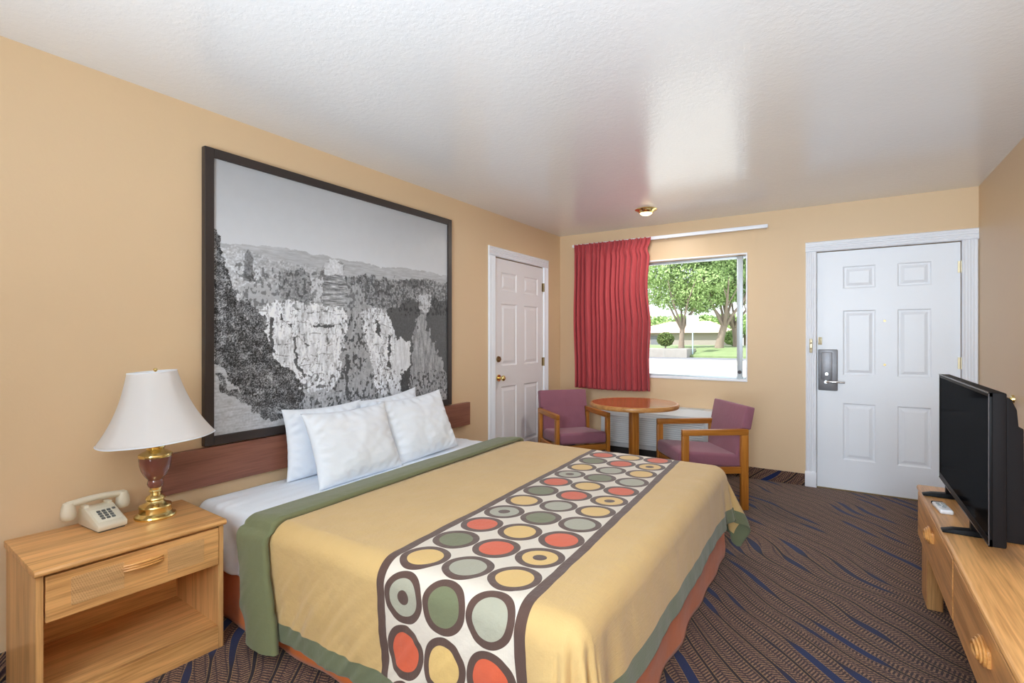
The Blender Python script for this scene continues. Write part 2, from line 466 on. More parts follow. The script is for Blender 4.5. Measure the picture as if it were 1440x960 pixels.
# carpet cove base
struct(MB().box(0, DX0 - 0.083, D - 0.012, D, 0, 0.105, 0.003).build('baseboard_far', M['carpet'], smooth=False))
b = MB(); b.box(0, 0.012, BACK, LY0 - 0.1, 0, 0.105, 0.003); b.box(0, 0.012, LY1 + 0.12, D - 0.013, 0, 0.105, 0.003)
struct(b.build('baseboard_left', M['carpet'], smooth=False))
struct(MB().box(W - 0.012, W, BACK, D - 0.03, 0, 0.105, 0.003).build('baseboard_right', M['carpet'], smooth=False))

def panel_leaf(w, h, t, panels, mat, name, parent, recess=0.009):
    """six-panel door leaf; local x 0..w, z 0..h, front face at y=0 looking -y, back at y=t"""
    bm = bmesh.new()
    xs = sorted({0, w, *[p[0] for p in panels], *[p[1] for p in panels]}); zs = sorted({0, h, *[p[2] for p in panels], *[p[3] for p in panels]})
    def q(x0, x1, z0, z1, y=0.0):
        bm.faces.new([bm.verts.new(v) for v in ((x0, y, z0), (x1, y, z0), (x1, y, z1), (x0, y, z1))])
    for i in range(len(xs) - 1):
        for j in range(len(zs) - 1):
            cx, cz = (xs[i] + xs[i + 1]) / 2, (zs[j] + zs[j + 1]) / 2
            if not any(p[0] < cx < p[1] and p[2] < cz < p[3] for p in panels): q(xs[i], xs[i + 1], zs[j], zs[j + 1])
    for p in panels:
        loops = []
        for ins, dep in ((0, 0), (0.010, recess), (0.022, recess), (0.045, 0.001)):
            loops.append([bm.verts.new(v) for v in ((p[0] + ins, dep, p[2] + ins), (p[1] - ins, dep, p[2] + ins), (p[1] - ins, dep, p[3] - ins), (p[0] + ins, dep, p[3] - ins))])
        for A, B in zip(loops, loops[1:]):
            for k in range(4): bm.faces.new((A[k], A[(k + 1) % 4], B[(k + 1) % 4], B[k]))
        bm.faces.new(loops[-1])
    q(0, w, 0, h, t)
    for x0 in (0, w): bm.faces.new([bm.verts.new(v) for v in ((x0, 0, 0), (x0, t, 0), (x0, t, h), (x0, 0, h))])
    for z0 in (0, h): bm.faces.new([bm.verts.new(v) for v in ((0, 0, z0), (w, 0, z0), (w, t, z0), (0, t, z0))])
    bmesh.ops.remove_doubles(bm, verts=bm.verts, dist=1e-5)
    bmesh.ops.recalc_face_normals(bm, faces=bm.faces)
    me = bpy.data.meshes.new(name); bm.to_mesh(me); bm.free(); me.materials.append(mat)
    return link(bpy.data.objects.new(name, me), parent)

# ---- entry door (door_1)
d1 = thing('door_1', 'white six-panel entry door with grey keypad lock in the window wall', 'door', (DX0, D + 0.012, 0)); struct(d1)
dw = DX1 - DX0
P = lambda x0, x1, z0, z1: (x0 - DX0, x1 - DX0, z0, z1)
panels = [P(2.679, 2.905, 1.705, 1.893), P(3.048, 3.263, 1.705, 1.893), P(2.679, 2.905, 0.972, 1.520), P(3.048, 3.263, 0.972, 1.520), P(2.679, 2.905, 0.256, 0.735), P(3.048, 3.263, 0.256, 0.735)]
panels = [(p[0] + 0.006, p[1] + 0.006, p[2], p[3]) for p in panels]
leaf = panel_leaf(dw - 0.010, DZ - 0.014, 0.042, panels, M['door_white'], 'leaf', d1); leaf.location = (0.005, 0, 0.006)
b = MB(); b.box(0.012, 0.155, -0.014, 0.001, 0.842, 1.195, 0.008)
lp = b.build('lock_plate', M['steel'], d1); lp['label'] = 'grey steel lock plate'
MB().box(0.034, 0.115, -0.024, -0.012, 0.93, 1.17, 0.005).build('keypad_cover', M['steel'], lp)
MB().cyl((0.075, -0.032, 0.985), (0.075, -0.018, 0.985), 0.011).build('thumbturn', M['chrome'], lp)
b = MB(); b.cyl((0.072, -0.014, 0.918), (0.072, -0.055, 0.918), 0.012); b.tube([(0.072, -0.05, 0.918), (0.10, -0.056, 0.920), (0.15, -0.055, 0.921), (0.205, -0.05, 0.919)], [0.011, 0.011, 0.009, 0.008], 12)
b.build('lever', M['chrome'], lp)
for z in (1.434, 1.074):
    b = MB(); b.cyl((0.478, -0.006, z), (0.478, 0.003, z), 0.009); b.build('peephole', M['brass_dull'], d1)
b = MB(); b.box(0.012, 0.040, -0.010, 0.0, 1.235, 1.300, 0.002); b.cyl((0.026, -0.018, 1.24), (0.026, -0.018, 1.298), 0.005, n=10)
g = b.build('swing_bar_guard', M['brass_pale'], d1)
for z in (0.35, 1.10, 1.84):
    b = MB(); b.cyl((dw - 0.002, -0.010, z - 0.045), (dw - 0.002, -0.010, z + 0.045), 0.007, n=12); b.box(dw - 0.022, dw - 0.002, -0.003, 0.0, z - 0.044, z + 0.044); b.build('hinge', M['brass_pale'], d1)

def fluted(mb, x0, x1, z0, z1, yb, d, horiz=False, M_=None):
    """flat casing with rounded flutes on its face (face towards -y)"""
    wv = (z1 - z0) if horiz else (x1 - x0)
    nseg = 48; prof = []
    for i in range(nseg + 1):
        t = i / nseg
        e = min(t, 1 - t) / 0.08
        dep = d * min(1, e) ** 0.5
        if 0.14 < t < 0.86:
            ph = (t - 0.14) / 0.72 * 4
            dep -= 0.0045 * abs(math.sin(PI * ph))
        prof.append((t * wv, -dep))
    poly = [(0, 0)] + prof + [(wv, 0)]
    if horiz: mb.prism([(yb + p[1], z0 + p[0]) for p in poly], 'x', x0, x1, M=M_)
    else: mb.prism([(x0 + p[0], yb + p[1]) for p in poly], 'z', z0, z1, M=M_)
b = MB()
fluted(b, DX0 - 0.083, DX0 + 0.002, 0.13, DZ + 0.0, D, 0.020)
fluted(b, DX1 - 0.002, W - 0.001, 0.13, DZ + 0.0, D, 0.020)
fluted(b, DX0 - 0.083, W - 0.001, DZ - 0.002, DZ + 0.088, D, 0.020, True)
b.box(DX0 - 0.086, DX0 + 0.002, D - 0.026, D, 0, 0.13, 0.003); b.box(DX1 - 0.002, W - 0.001, D - 0.026, D, 0, 0.13, 0.003)
t1 = struct(b.build('trim_1', M['white_trim'], angle=50))
b = MB(); b.box(DX0 - 0.052, DX0 - 0.030, D - 0.030, D - 0.018, 1.165, 1.285, 0.002); b.sph((DX0 - 0.041, D - 0.032, 1.20), 0.008); b.sph((DX0 - 0.041, D - 0.032, 1.25), 0.008)
b.build('swing_bar_post', M['brass_pale'], t1)
struct(MB().box(DX0, DX1, D, D + T, 0.0, 0.008, 0).build('trim_5', M['brass_dull'], smooth=False))
# added unseen slab, blocks light round the leaf
struct(MB().box(DX0, DX1, D + 0.08, D + T, 0.0, DZ, 0).build('light_block_entry', M['white_trim'], smooth=False))

# ---- side door (door_2), in left wall; local frame: x along +y world, front face looks +x
d2 = thing('door_2', 'white six-panel closet door with brass knob beside the bed wall', 'door', (0, LY0, 0)); struct(d2)
d2.rotation_euler = (0, 0, PI / 2)      # local x -> world y, local -y -> world +x
lw = LY1 - LY0
PL = lambda y0, y1, z0, z1: (y0 - LY0, y1 - LY0, z0, z1)
panels = [PL(3.94, 4.213, 1.73, 1.905), PL(4.349, 4.628, 1.73, 1.905), PL(3.94, 4.213, 1.025, 1.611), PL(4.349, 4.628, 1.025, 1.611), PL(3.94, 4.213, 0.25, 0.828), PL(4.349, 4.628, 0.25, 0.828)]
leaf = panel_leaf(lw - 0.01, LZ - 0.016, 0.042, panels, M['door_cream'], 'leaf', d2); leaf.location = (0.005, 0.004, 0.006)
b = MB(); b.cyl((0.07, 0.006, 0.92), (0.07, -0.006, 0.92), 0.032, n=24); b.cyl((0.07, -0.006, 0.92), (0.07, -0.035, 0.92), 0.012); b.sph((0.07, -0.052, 0.92), 0.027, (1, 0.8, 1)); b.build('knob', M['brass'], d2)
b = MB(); b.cyl((0.07, 0.006, 1.095), (0.07, -0.010, 1.095), 0.030, 0.026, n=24); b.box(0.055, 0.085, -0.022, -0.008, 1.089, 1.101, 0.003); b.build('deadbolt', M['brass_dull'], d2)
for z in (0.28, 1.04, 1.83):
    b = MB(); b.cyl((lw + 0.002, -0.010, z - 0.045), (lw + 0.002, -0.010, z + 0.045), 0.008, n=12); b.box(lw - 0.02, lw + 0.004, -0.003, 0.004, z - 0.044, z + 0.044); b.build('hinge', M['brass_dull'], d2)
b = MB(); R_ = Matrix.Translation((0, LY0, 0)) @ Matrix.Rotation(PI / 2, 4, 'Z')
fluted(b, -0.098, 0.003, 0.0, LZ, 0, 0.018, M_=R_); fluted(b, lw - 0.003, lw + 0.10, 0.0, LZ, 0, 0.018, M_=R_); fluted(b, -0.098, lw + 0.10, LZ - 0.002, LZ + 0.088, 0, 0.018, True, M_=R_)
struct(b.build('trim_2', M['white_trim'], angle=50))
struct(MB().box(-T, -0.06, LY0, LY1, 0, LZ).build('light_block_side', M['white_trim'], smooth=False))  # unseen slab added behind the side door to keep light out

# ---- window
w1 = thing('window_1', 'sliding window with pale metal frame half covered by the red curtain', 'window', (0, D, 0)); struct(w1)
b = MB(); fy0, fy1 = 0.085, 0.125
b.box(WX0, WX1, fy0, fy1, WZ0, WZ0 + 0.022, 0.002); b.box(WX0, WX1, fy0, fy1, WZ1 - 0.022, WZ1, 0.002)
b.box(WX0, WX0 + 0.022, fy0, fy1, WZ0 + 0.02, WZ1 - 0.02, 0.002); b.box(WX1 - 0.010, WX1, fy0, fy1, WZ0 + 0.02, WZ1 - 0.02, 0.002)
b.build('window_frame', M['alum'], w1)
xp0, xp1 = at_y(1036.5, 450, D + 0.075)[0], at_y(1044.5, 450, D + 0.075)[0]
MB().box(xp0, xp1, 0.06, 0.090, WZ0 + 0.004, WZ1 - 0.004, 0.004).build('sliding_stile', M['alum'], w1)
b = MB(); b.cyl(((xp0 + xp1) / 2, 0.058, 0.97), ((xp0 + xp1) / 2, 0.035, 0.97), 0.018, 0.014); b.build('latch', M['bezel_grey'], w1)
MB().box(WX0 + 0.02, WX1 - 0.012, 0.100, 0.104, WZ0 + 0.02, WZ1 - 0.02).build('glass_pane', M['glass'], w1, smooth=False)
b = MB(); b.box(WX0 - 0.012, WX1 + 0.012, D - 0.006, D + 0.0, WZ0 - 0.014, WZ0, 0.002); b.box(WX0 - 0.012, WX1 + 0.012, D - 0.006, D, WZ1, WZ1 + 0.014, 0.002)
b.box(WX1, WX1 + 0.012, D - 0.006, D, WZ0, WZ1, 0.002); b.box(WX0 - 0.012, WX0, D - 0.006, D, WZ0, WZ1, 0.002)
b.box(WX0 + .001, WX1 - .001, D + 0.001, D + 0.09, WZ0, WZ0 + 0.004)
struct(b.build('trim_3', M['white_trim'], smooth=False))

# ================================================================== CURTAIN + RAIL
rail = thing('curtain_rail', 'white traverse curtain rail mounted above the window', 'curtain rail', (0, D, 2.288))
MB().box(0.20, 2.129, -0.100, -0.072, -0.010, 0.022, 0.003).build('track', M['white_trim'], rail)
for x in (0.25, 1.2, 2.10):
    b = MB(); b.box(x - 0.012, x + 0.012, -0.080, 0.0, -0.002, 0.016, 0.002); b.build('bracket', M['white_trim'], rail)
nx, nz = 420, 70
xs = np.linspace(0, 1, nx)
ph = np.cumsum(1 + 0.35 * np.sin(xs * 23) + 0.3 * np.sin(xs * 51 + 1)); ph = (ph - ph[0]) / (ph[-1] - ph[0])
P_ = np.zeros((nx, nz, 3))
for j in range(nz):
    t = j / (nz - 1)                     # 0 top .. 1 bottom
    z = 2.300 - t * (2.300 - 0.758)
    head = math.exp(-((t - 0.0) / 0.055) ** 2)
    low = min(1, t / 0.12)
    fold = 0.036 * low * np.sin(2 * PI * 15.5 * ph + 0.35 * np.sin(2.2 * t + xs * 9)) + 0.008 * low * np.sin(2 * PI * 31 * ph + 2)
    pin = 0.034 * (1 - 0.7 * low) * np.exp(-(t / 0.10) ** 2) * np.abs(np.sin(PI * 15.5 * ph)) ** 5 + 0.010 * (1 - low) * np.sin(2 * PI * 46 * ph)
    pinch = math.exp(-((t - 0.075) / 0.03) ** 2)
    xl = 0.236 + 0.012 * t + 0.006 * math.sin(t * 9)
    xr = 1.087 - 0.020 * pinch * 1.5 - 0.03 * math.sin(PI * min(1, t / 0.55)) * (1 - 0.3 * t) - 0.018 * t + 0.006 * math.sin(t * 14)
    P_[:, j, 0] = xl + (xr - xl) * xs + 0.012 * low * np.sin(4 * PI * 15.5 * ph) * np.sin(PI * xs)
    P_[:, j, 1] = D - 0.115 - (fold + pin) * (1 - 0.25 * pinch) - 0.006 * t * np.sin(xs * 17)
    P_[:, j, 2] = z - 0.010 * t * np.sin(xs * 3.2)
cu = grid_obj('curtain', P_, M['curtain'], solid=0.003)
tag(cu, 'crimson pinch-pleated curtain gathered at the left of the window', 'curtain')

# ================================================================== CEILING LAMP
cl = thing('ceiling_light', 'small polished brass flush ceiling light near the window', 'ceiling light', (1.215, 4.45, H))
MB().lathe([(0.095, 0.0), (0.097, -0.004), (0.092, -0.009), (0.075, -0.014), (0.060, -0.030), (0.056, -0.034)], 48).build('brass_ring', M['brass'], cl)
MB().lathe([(0.056, -0.030), (0.050, -0.040), (0.036, -0.050), (0.018, -0.055), (0.0001, -0.056)], 32).build('glowing_lens', M['bulb'], cl)

# ================================================================== PICTURE
PY0, PY1, PZ0, PZ1 = 1.279, 3.18, 0.757, 2.247
pic = thing('framed_picture', 'large black-framed black and white photograph of canyon rocks above the bed', 'picture', (0, 0, 0))
fw = 0.046
b = MB()
for (y0, y1, z0, z1) in ((PY0 + fw, PY1 - fw, PZ0, PZ0 + fw), (PY0 + fw, PY1 - fw, PZ1 - fw, PZ1), (PY0, PY0 + fw, PZ0, PZ1), (PY1 - fw, PY1, PZ0, PZ1)):
    b.box(0.001, 0.034, y0, y1, z0, z1, 0.003)
b.build('picture_frame', M['frame_black'], pic, smooth=False)
def vnoise(a, b_, seed):
    r = np.random.default_rng(seed).random((256, 256))
    ia, ib = np.floor(a).astype(int), np.floor(b_).astype(int); fa, fb = a - ia, b_ - ib
    fa = fa * fa * (3 - 2 * fa); fb = fb * fb * (3 - 2 * fb)
    g = lambda i, j: r[i % 256, j % 256]
    return (g(ia, ib) * (1 - fa) + g(ia + 1, ib) * fa) * (1 - fb) + (g(ia, ib + 1) * (1 - fa) + g(ia + 1, ib + 1) * fa) * fb
def fbm(a, b_, seed, oct=4):
    s = 0; w_ = 0
    for o in range(oct):
        k = 2 ** o; s = s + vnoise(a * k + 13 * o, b_ * k + 7 * o, seed + o) / k; w_ += 1 / k
    return s / w_
def inpoly(u, v, poly):
    c = np.zeros(u.shape, bool); n_ = len(poly)
    for i in range(n_):
        x1, y1 = poly[i]; x2, y2 = poly[(i + 1) % n_]
        if y1 == y2: continue
        cond = ((y1 > v) != (y2 > v)) & (u < (x2 - x1) * (v - y1) / (y2 - y1) + x1)
        c ^= cond
    return c
GY, GZ = 640, 500
gy = np.linspace(PY0 + fw - 0.004, PY1 - fw + 0.004, GY); gz = np.linspace(PZ0 + fw - 0.004, PZ1 - fw + 0.004, GZ)
YY, ZZ = np.meshgrid(gy, gz, indexing='ij')
U, V = project(np.full_like(YY, 0.02), YY, ZZ)
A_, B_ = YY * 10, ZZ * 10
ju = U + (fbm(A_ * 3, B_ * 3, 1, 5) - 0.5) * 15; jv = V + (fbm(A_ * 3, B_ * 3, 5, 5) - 0.5) * 14
mk = fbm(A_ * 3.2, B_ * 1.1, 90, 5); ck = np.abs(fbm(A_ * 2.6, B_ * 0.9, 130, 4) - 0.5)
hf = fbm(A_ * 12, B_ * 12, 9); vh = vnoise(A_ * 30, B_ * 30, 21); vs = fbm(A_ * 7, B_ * 1.6, 31); hs = fbm(A_ * 2, B_ * 14, 41)
mf = fbm(A_ * 2, B_ * 2, 55)
img = 172 + 56 * np.clip((2.20 - ZZ) / 0.50, 0, 1) + 5 * (mf - 0.5) - 10 * np.abs(YY - 2.2)
su = U + (fbm(A_ * 5, B_ * 5, 301, 4) - 0.5) * 7; sv = V + (fbm(A_ * 5, B_ * 5, 305, 4) - 0.5) * 7
def lay(poly, val, rough=True):
    global img
    small = (max(p[0] for p in poly) - min(p[0] for p in poly)) < 62
    m = inpoly(su if small else ju, sv if small else jv, poly)
    img = np.where(m, val, img)
far = [(290, 336), (315, 341), (360, 345), (400, 349), (440, 357), (480, 365), (510, 368), (540, 377), (580, 378), (610, 384), (640, 392), (640, 640), (290, 640)]
def cliff(base):
    c = base + 70 * (vs - 0.5) + 50 * (hf - 0.5)
    c = c - 32 * np.clip((0.50 - mk) / 0.10, 0, 1)
    c = np.where(ck < 0.012, c * 0.55, c)
    strata = np.abs((ZZ * 16 + 0.7 * fbm(A_ * 1.2, B_ * 2, 400)) % 1 - 0.5)
    c = np.where((strata < 0.035) & (fbm(A_ * 3, B_ * 3, 410) > 0.52), c * 0.6, c)
    c = c - 40 * np.clip((fbm(A_ * 9, B_ * 4, 420) - 0.60) / 0.06, 0, 1)
    return c
jv_keep = jv; jv = V + (fbm(A_ * 2, B_ * 2, 77) - 0.5) * 6
lay(far, 176 + 26 * (hs - 0.5) * 2)
jv = jv_keep
lay([(290, 342), (330, 345), (350, 352), (390, 366), (430, 372), (500, 388), (540, 392), (640, 402), (640, 640), (290, 640)], 172 + 110 * (hf - 0.5) + 50 * (hs - .5))
lay([(480, 388), (520, 388), (560, 394), (590, 393), (640, 400), (640, 445), (550, 440), (500, 425)], 128 + 150 * (hf - 0.5))
lay([(560, 394), (590, 393), (606, 402), (580, 404)], 92 + 60 * (hf - 0.5))
lay([(540, 440), (560, 430), (590, 418), (640, 425), (640, 600), (590, 600), (560, 520)], 74 + 30 * (hf - 0.5))
lay([(296, 345), (340, 348), (360, 372), (372, 400), (372, 425), (330, 430), (300, 400)], 196 + 130 * (hf - 0.5) + 50 * (hs - .5))
lay([(343, 358), (349, 350), (355, 358), (358, 395), (342, 395)], 116 + 110 * (hf - 0.5))
lay([(335, 402), (350, 398), (380, 402), (400, 408), (405, 430), (370, 432), (340, 425)], 176 + 24 * (hf - 0.5))
lay([(390, 392), (398, 380), (425, 378), (436, 388), (440, 420), (430, 428), (395, 420)], 138 + 120 * (hf - 0.5) + 40 * (hs - .5))
lay([(436, 392), (455, 388), (458, 420), (440, 424)], 205 + 60 * (hf - 0.5))
lay([(454, 376), (460, 368), (472, 365), (484, 372), (486, 400), (488, 430), (455, 430)], 150 + 90 * (hs - 0.5) * 2 + 60 * (hf - .5))
lay([(457, 372), (472, 367), (482, 374), (482, 384), (458, 384)], 212 + 60 * (hf - 0.5))
lay([(484, 410), (498, 396), (514, 412), (520, 445), (530, 520), (560, 560), (590, 620), (440, 640), (470, 520), (478, 470)], 160 + 60 * (vs - 0.5) + 50 * (hf - 0.5))
lay([(366, 436), (385, 424), (420, 425), (450, 426), (482, 428), (490, 442), (486, 470), (480, 500), (478, 530), (466, 548), (440, 552), (410, 540), (392, 520), (378, 500), (370, 470)], cliff(252))
lay([(508, 440), (516, 434), (532, 432), (546, 444), (554, 462), (557, 476), (556, 500), (560, 530), (552, 548), (540, 556), (528, 552), (520, 500), (512, 470)], cliff(250))
lay([(556, 480), (564, 474), (572, 480), (576, 478), (578, 515), (566, 530), (560, 556), (548, 552)], 222 + 60 * (vs - 0.5) + 30 * (hf - .5))
lay([(563, 525), (580, 512), (582, 560), (565, 562)], 62 + 50 * (hf - 0.5))
lay([(400, 548), (440, 552), (480, 545), (530, 556), (560, 562), (640, 566), (640, 640), (380, 640)], 168 + 70 * (vs - 0.5) + 80 * (hf - .5))
lay([(578, 500), (582, 470), (587, 450), (590, 430), (587, 416), (592, 412), (604, 413), (605, 430), (600, 442), (601, 466), (610, 482), (616, 500), (626, 520), (632, 540), (640, 600), (576, 600)], 146 + 120 * (vs - 0.5) + 50 * (hf - 0.5))
lay([(586, 414), (604, 413), (606, 428), (601, 440), (590, 440)], 196 + 110 * (hf - 0.5))
for cpts in ([(395, 440), (399, 452), (393, 448)], [(412, 474), (415, 474), (418, 510), (430, 528), (427, 530), (414, 512)], [(378, 445), (383, 447), (386, 500), (380, 490)], [(440, 458), (470, 456), (470, 459), (440, 461)], [(404, 455), (410, 454), (411, 464)], [(427, 480), (436, 486), (432, 488)], [(484, 500), (488, 500), (490, 560), (486, 560)], [(528, 448), (533, 450), (535, 475), (529, 470)], [(545, 470), (548, 470), (549, 520), (545, 515)]):
    lay(cpts, 74 + 60 * (hf - .5))
bush = np.clip(64 + 260 * (vh - 0.45) * (0.5 + hf * 0.7) + 170 * (fbm(A_ * 3, B_ * 3, 200) - 0.5), 28, 210)
lay([(290, 318), (302, 322), (310, 336), (314, 350), (318, 365), (320, 385), (326, 404), (334, 420), (350, 426), (366, 436), (374, 455), (378, 480), (386, 505), (398, 512), (412, 520), (424, 540), (426, 572), (410, 590), (380, 580), (352, 560), (326, 548), (316, 530), (300, 520), (290, 505)], bush)
lay([(290, 500), (310, 512), (325, 540), (352, 556), (385, 575), (420, 592), (440, 600), (440, 660), (280, 660)], 178 + 60 * (hs - .5) + 40 * (hf - 0.5))
# scattered trees on the slopes
tr = fbm(A_ * 7, B_ * 5, 500, 3)
zone = inpoly(ju, jv, [(400, 530), (640, 520), (640, 640), (400, 640)]) | inpoly(ju, jv, [(480, 440), (515, 440), (520, 560), (470, 560)])
img = np.where(zone & (tr > 0.60) & (img > 120), img * 0.45, img)
zone = inpoly(ju, jv, [(330, 370), (640, 400), (640, 445), (330, 430)])
img = np.where(zone & (tr > 0.57), img * 0.62, img)
lay([(454, 384), (484, 384), (487, 402), (489, 430), (453, 430)], 148 + 120 * (hs - 0.5) * 2 + 50 * (hf - .5))
lay([(457, 376), (458, 369), (464, 369), (464, 364), (475, 365), (475, 369), (482, 372), (482, 386), (457, 386)], 214 + 70 * (hf - 0.5) + 40 * (vs - 0.5))
lay([(303, 525), (318, 530), (320, 545), (350, 552), (380, 572), (405, 590), (375, 590), (340, 566), (312, 548)], bush * 0.9 + 20)
img = 1.0 * (np.clip(img, 14, 252) / 255.0) ** 0.80
lim = np.where(img <= 0.04045, img / 12.92, ((img + 0.055) / 1.055) ** 2.4)
PP = np.stack([np.full_like(YY, 0.022), YY, ZZ], -1)
n = Nd('black_and_white_photo_print')
at = n.t.nodes.new('ShaderNodeAttribute'); at.attribute_name = 'print'
n.set(color=at.outputs[0], rough=0.32, spec=0.3)
po = grid_obj('photo_print', PP, n.m, pic)
ca = po.data.color_attributes.new('print', 'FLOAT_COLOR', 'POINT')
ca.data.foreach_set('color', np.stack([lim * 0.95, lim * 0.99, lim * 1.06, np.ones_like(lim)], -1).astype(np.float32).ravel())

# ================================================================== HEADBOARD
hb = MB().box(0.001, 0.036, 1.09, 3.419, 0.561, 0.750, 0.003).build('headboard', M['mahogany'], smooth=False)
tag(hb, 'long reddish-brown wooden headboard plank fixed along the bed wall', 'headboard')

# ================================================================== BED
BY0, BY1, BX1 = 1.25, 3.18, 2.09
ZT = 0.500
bed = thing('bed', 'king-size bed with rust-coloured bed skirt against the left wall', 'bed', (0.05, (BY0 + BY1) / 2, 0))
hw = (BY1 - BY0) / 2
def cushion_box(x0, x1, y0, y1, z0, z1, bev):
    return MB().box(x0, x1, y0, y1, z0, z1, bev, seg=5)
cushion_box(0, BX1 - 0.05 - 0.0, -hw + 0.01, hw - 0.01, 0.27, ZT - 0.006, 0.05).build('mattress', M['linen'], bed)
b = MB(); b.box(0.02, BX1 - 0.09, -hw + 0.05, hw - 0.05, 0.10, 0.265, 0.01)
b.build('box_spring', M['linen'], bed)
for x in (0.10, 1.9):
    for y in (-hw + 0.15, hw - 0.15): MB().cyl((x, y, 0.0), (x, y, 0.10), 0.025).build('leg', M['plastic_black'], bed)
# skirt: pleated ring
pts = []
def rect_path(x0, x1, y0, y1, step=0.012):
    out = []
    L1 = [(x0, y0), (x1, y0), (x1, y1), (x0, y1)]
    for (ax, ay), (bx, by) in zip(L1, L1[1:]):
        L = math.hypot(bx - ax, by - ay); k = int(L / step)
        nx_, ny_ = (by - ay) / L, -(bx - ax) / L
        for i in range(k):
            t = i / k; out.append((ax + (bx - ax) * t, ay + (by - ay) * t, nx_, ny_))
    return out
rp = rect_path(0.0, BX1 - 0.045, -hw, hw)
Pk = np.zeros((len(rp), 14, 3))
for i, (x, y, nx_, ny_) in enumerate(rp):
    for j in range(14):
        t = j / 13
        o_ = 0.004 * math.sin(i * 0.21) * (0.3 + t) + 0.012 * t * mnoise.noise(Vector((i * 0.05, t * 2, 0)))
        Pk[i, j] = (x + nx_ * (o_ + 0.004), y + ny_ * (o_ + 0.004), 0.262 - t * 0.255)
grid_obj('bed_skirt', Pk, M['rust'], bed, solid=0.003)['label'] = 'rust-coloured pleated skirt'

# ---- drape function
class Drape:
    def __init__(s, x1, y0, y1, zt, r, flare=0.10, rip=0.02, zmin=0.02):
        s.x1, s.y0, s.y1, s.zt, s.r, s.flare, s.rip, s.zmin = x1, y0, y1, zt, r, flare, rip, zmin
    side_flare = None
    def prof(s, d, fl=None):
        fl = s.flare if fl is None else fl
        q = s.r * PI / 2
        if d < q:
            return s.r * math.sin(d / s.r), s.r * (1 - math.cos(d / s.r))
        e = d - q
        return s.r + e * fl, s.r + e * math.sqrt(1 - fl ** 2)
    def at(s, a, b_, lift=0.0):
        """a along x, b_ along y in cloth units"""
        da = max(0.0, a - s.x1); dn = max(0.0, s.y0 - b_); df = max(0.0, b_ - s.y1)
        db = max(dn, df); sg = -1 if dn > 0 else 1
        if da == 0 and db == 0:
            z = s.zt + lift + 0.004 * mnoise.noise(Vector((a * 2.5, b_ * 2.5, 0)))
            return (a, b_, z)
        d = math.hypot(da, db); th = math.atan2(db, da)
        fl = s.flare
        if s.side_flare:
            wgt = math.sin(th) ** 2
            fl = s.flare * (1 - wgt) + s.side_flare[0 if dn > 0 else 1] * wgt
            if df > 0 and da > 0: fl += 0.22 * math.sin(2 * th)
            elif da > 0: fl += 0.06 * max(0, 1 - (s.y1 - b_) / 0.35)
        out, dn_ = s.prof(d, fl)
        nx_, ny_ = (math.cos(th), sg * math.sin(th))
        px, py = min(a, s.x1), min(max(b_, s.y0), s.y1)
        g = min(1, max(0, (d - s.r) / 0.30))
        corner = min(1.0, 2.2 * min(da, db) / (d + 1e-6))
        par = (a if db > 0 and da == 0 else (b_ if da > 0 and db == 0 else 0))
        rp_ = s.rip * g * (0.8 * mnoise.noise(Vector((px * 4.2, py * 4.2, d * 1.2))) + 0.35 * mnoise.noise(Vector((px * 11, py * 11, 3 + d * 2))))
        if da == 0: rp_ += 0.016 * g * mnoise.noise(Vector(((a * 0.9 + d * 0.8) * 9.0, (d - a) * 1.6, 7.0))) + 0.007 * g * mnoise.noise(Vector(((a + d * 0.9) * 24.0, (d - a) * 4, 2.0)))
        rp_ += 0.045 * g * corner * (0.35 + math.sin(th * 10.0 + 0.9)) 
        if da > 0 or db > 0:
            # small folds next to corners
            near = 0
            if db > 0 and da == 0: near = math.exp(-((s.x1 - a) / 0.26) ** 2); rp_ += 0.020 * near * g * math.sin((s.x1 - a) * 34 + 1.0)
            if da > 0 and db == 0:
                e = min(b_ - s.y0, s.y1 - b_); near = math.exp(-(e / 0.2) ** 2); rp_ += 0.014 * near * g * math.sin(e * 38 + 1.0)
        out += rp_ + lift
        z = s.zt - dn_
        z = max(z, s.zmin + 0.02 * abs(math.sin(th * 5)))
        return (px + nx_ * out, py + ny_ * out, z + (lift if d < s.r * 0.8 else 0))

# sheet under the spread
ds = Drape(1.2, BY0 + 0.045, BY1 - 0.045, ZT, 0.05, 0.05, 0.012)
na, nb = 90, 330
As_ = np.linspace(0.042, 0.95, na); Bs_ = np.linspace(BY0 + 0.045 - 0.285, BY1 - 0.045 + 0.30, nb)
Ps = np.zeros((na, nb, 3))
for i, a in enumerate(As_):
    for j, b_ in enumerate(Bs_):
        x, y, z = ds.at(a, b_)
        side = max(0, (ZT - 0.03) - z)
        y += -0.010 * math.sin(a * 30 + 2 * z * 9) * min(1, side / 0.1) if y < 2 else 0
        z += 0.004 * mnoise.noise(Vector((a * 7, b_ * 3, 1))) + 0.005 * mnoise.noise(Vector((a * 26, b_ * 4, 1)))
        if side > 0: z += 0.014 * math.sin(a * 12) * min(1, side / 0.2)
        Ps[i, j] = (max(x, 0.040), y, z)
sh = grid_obj('bed_sheet', Ps, M['linen'], solid=0.002)
tag(sh, 'white cotton sheet covering the mattress under the pillows', 'bed sheet')

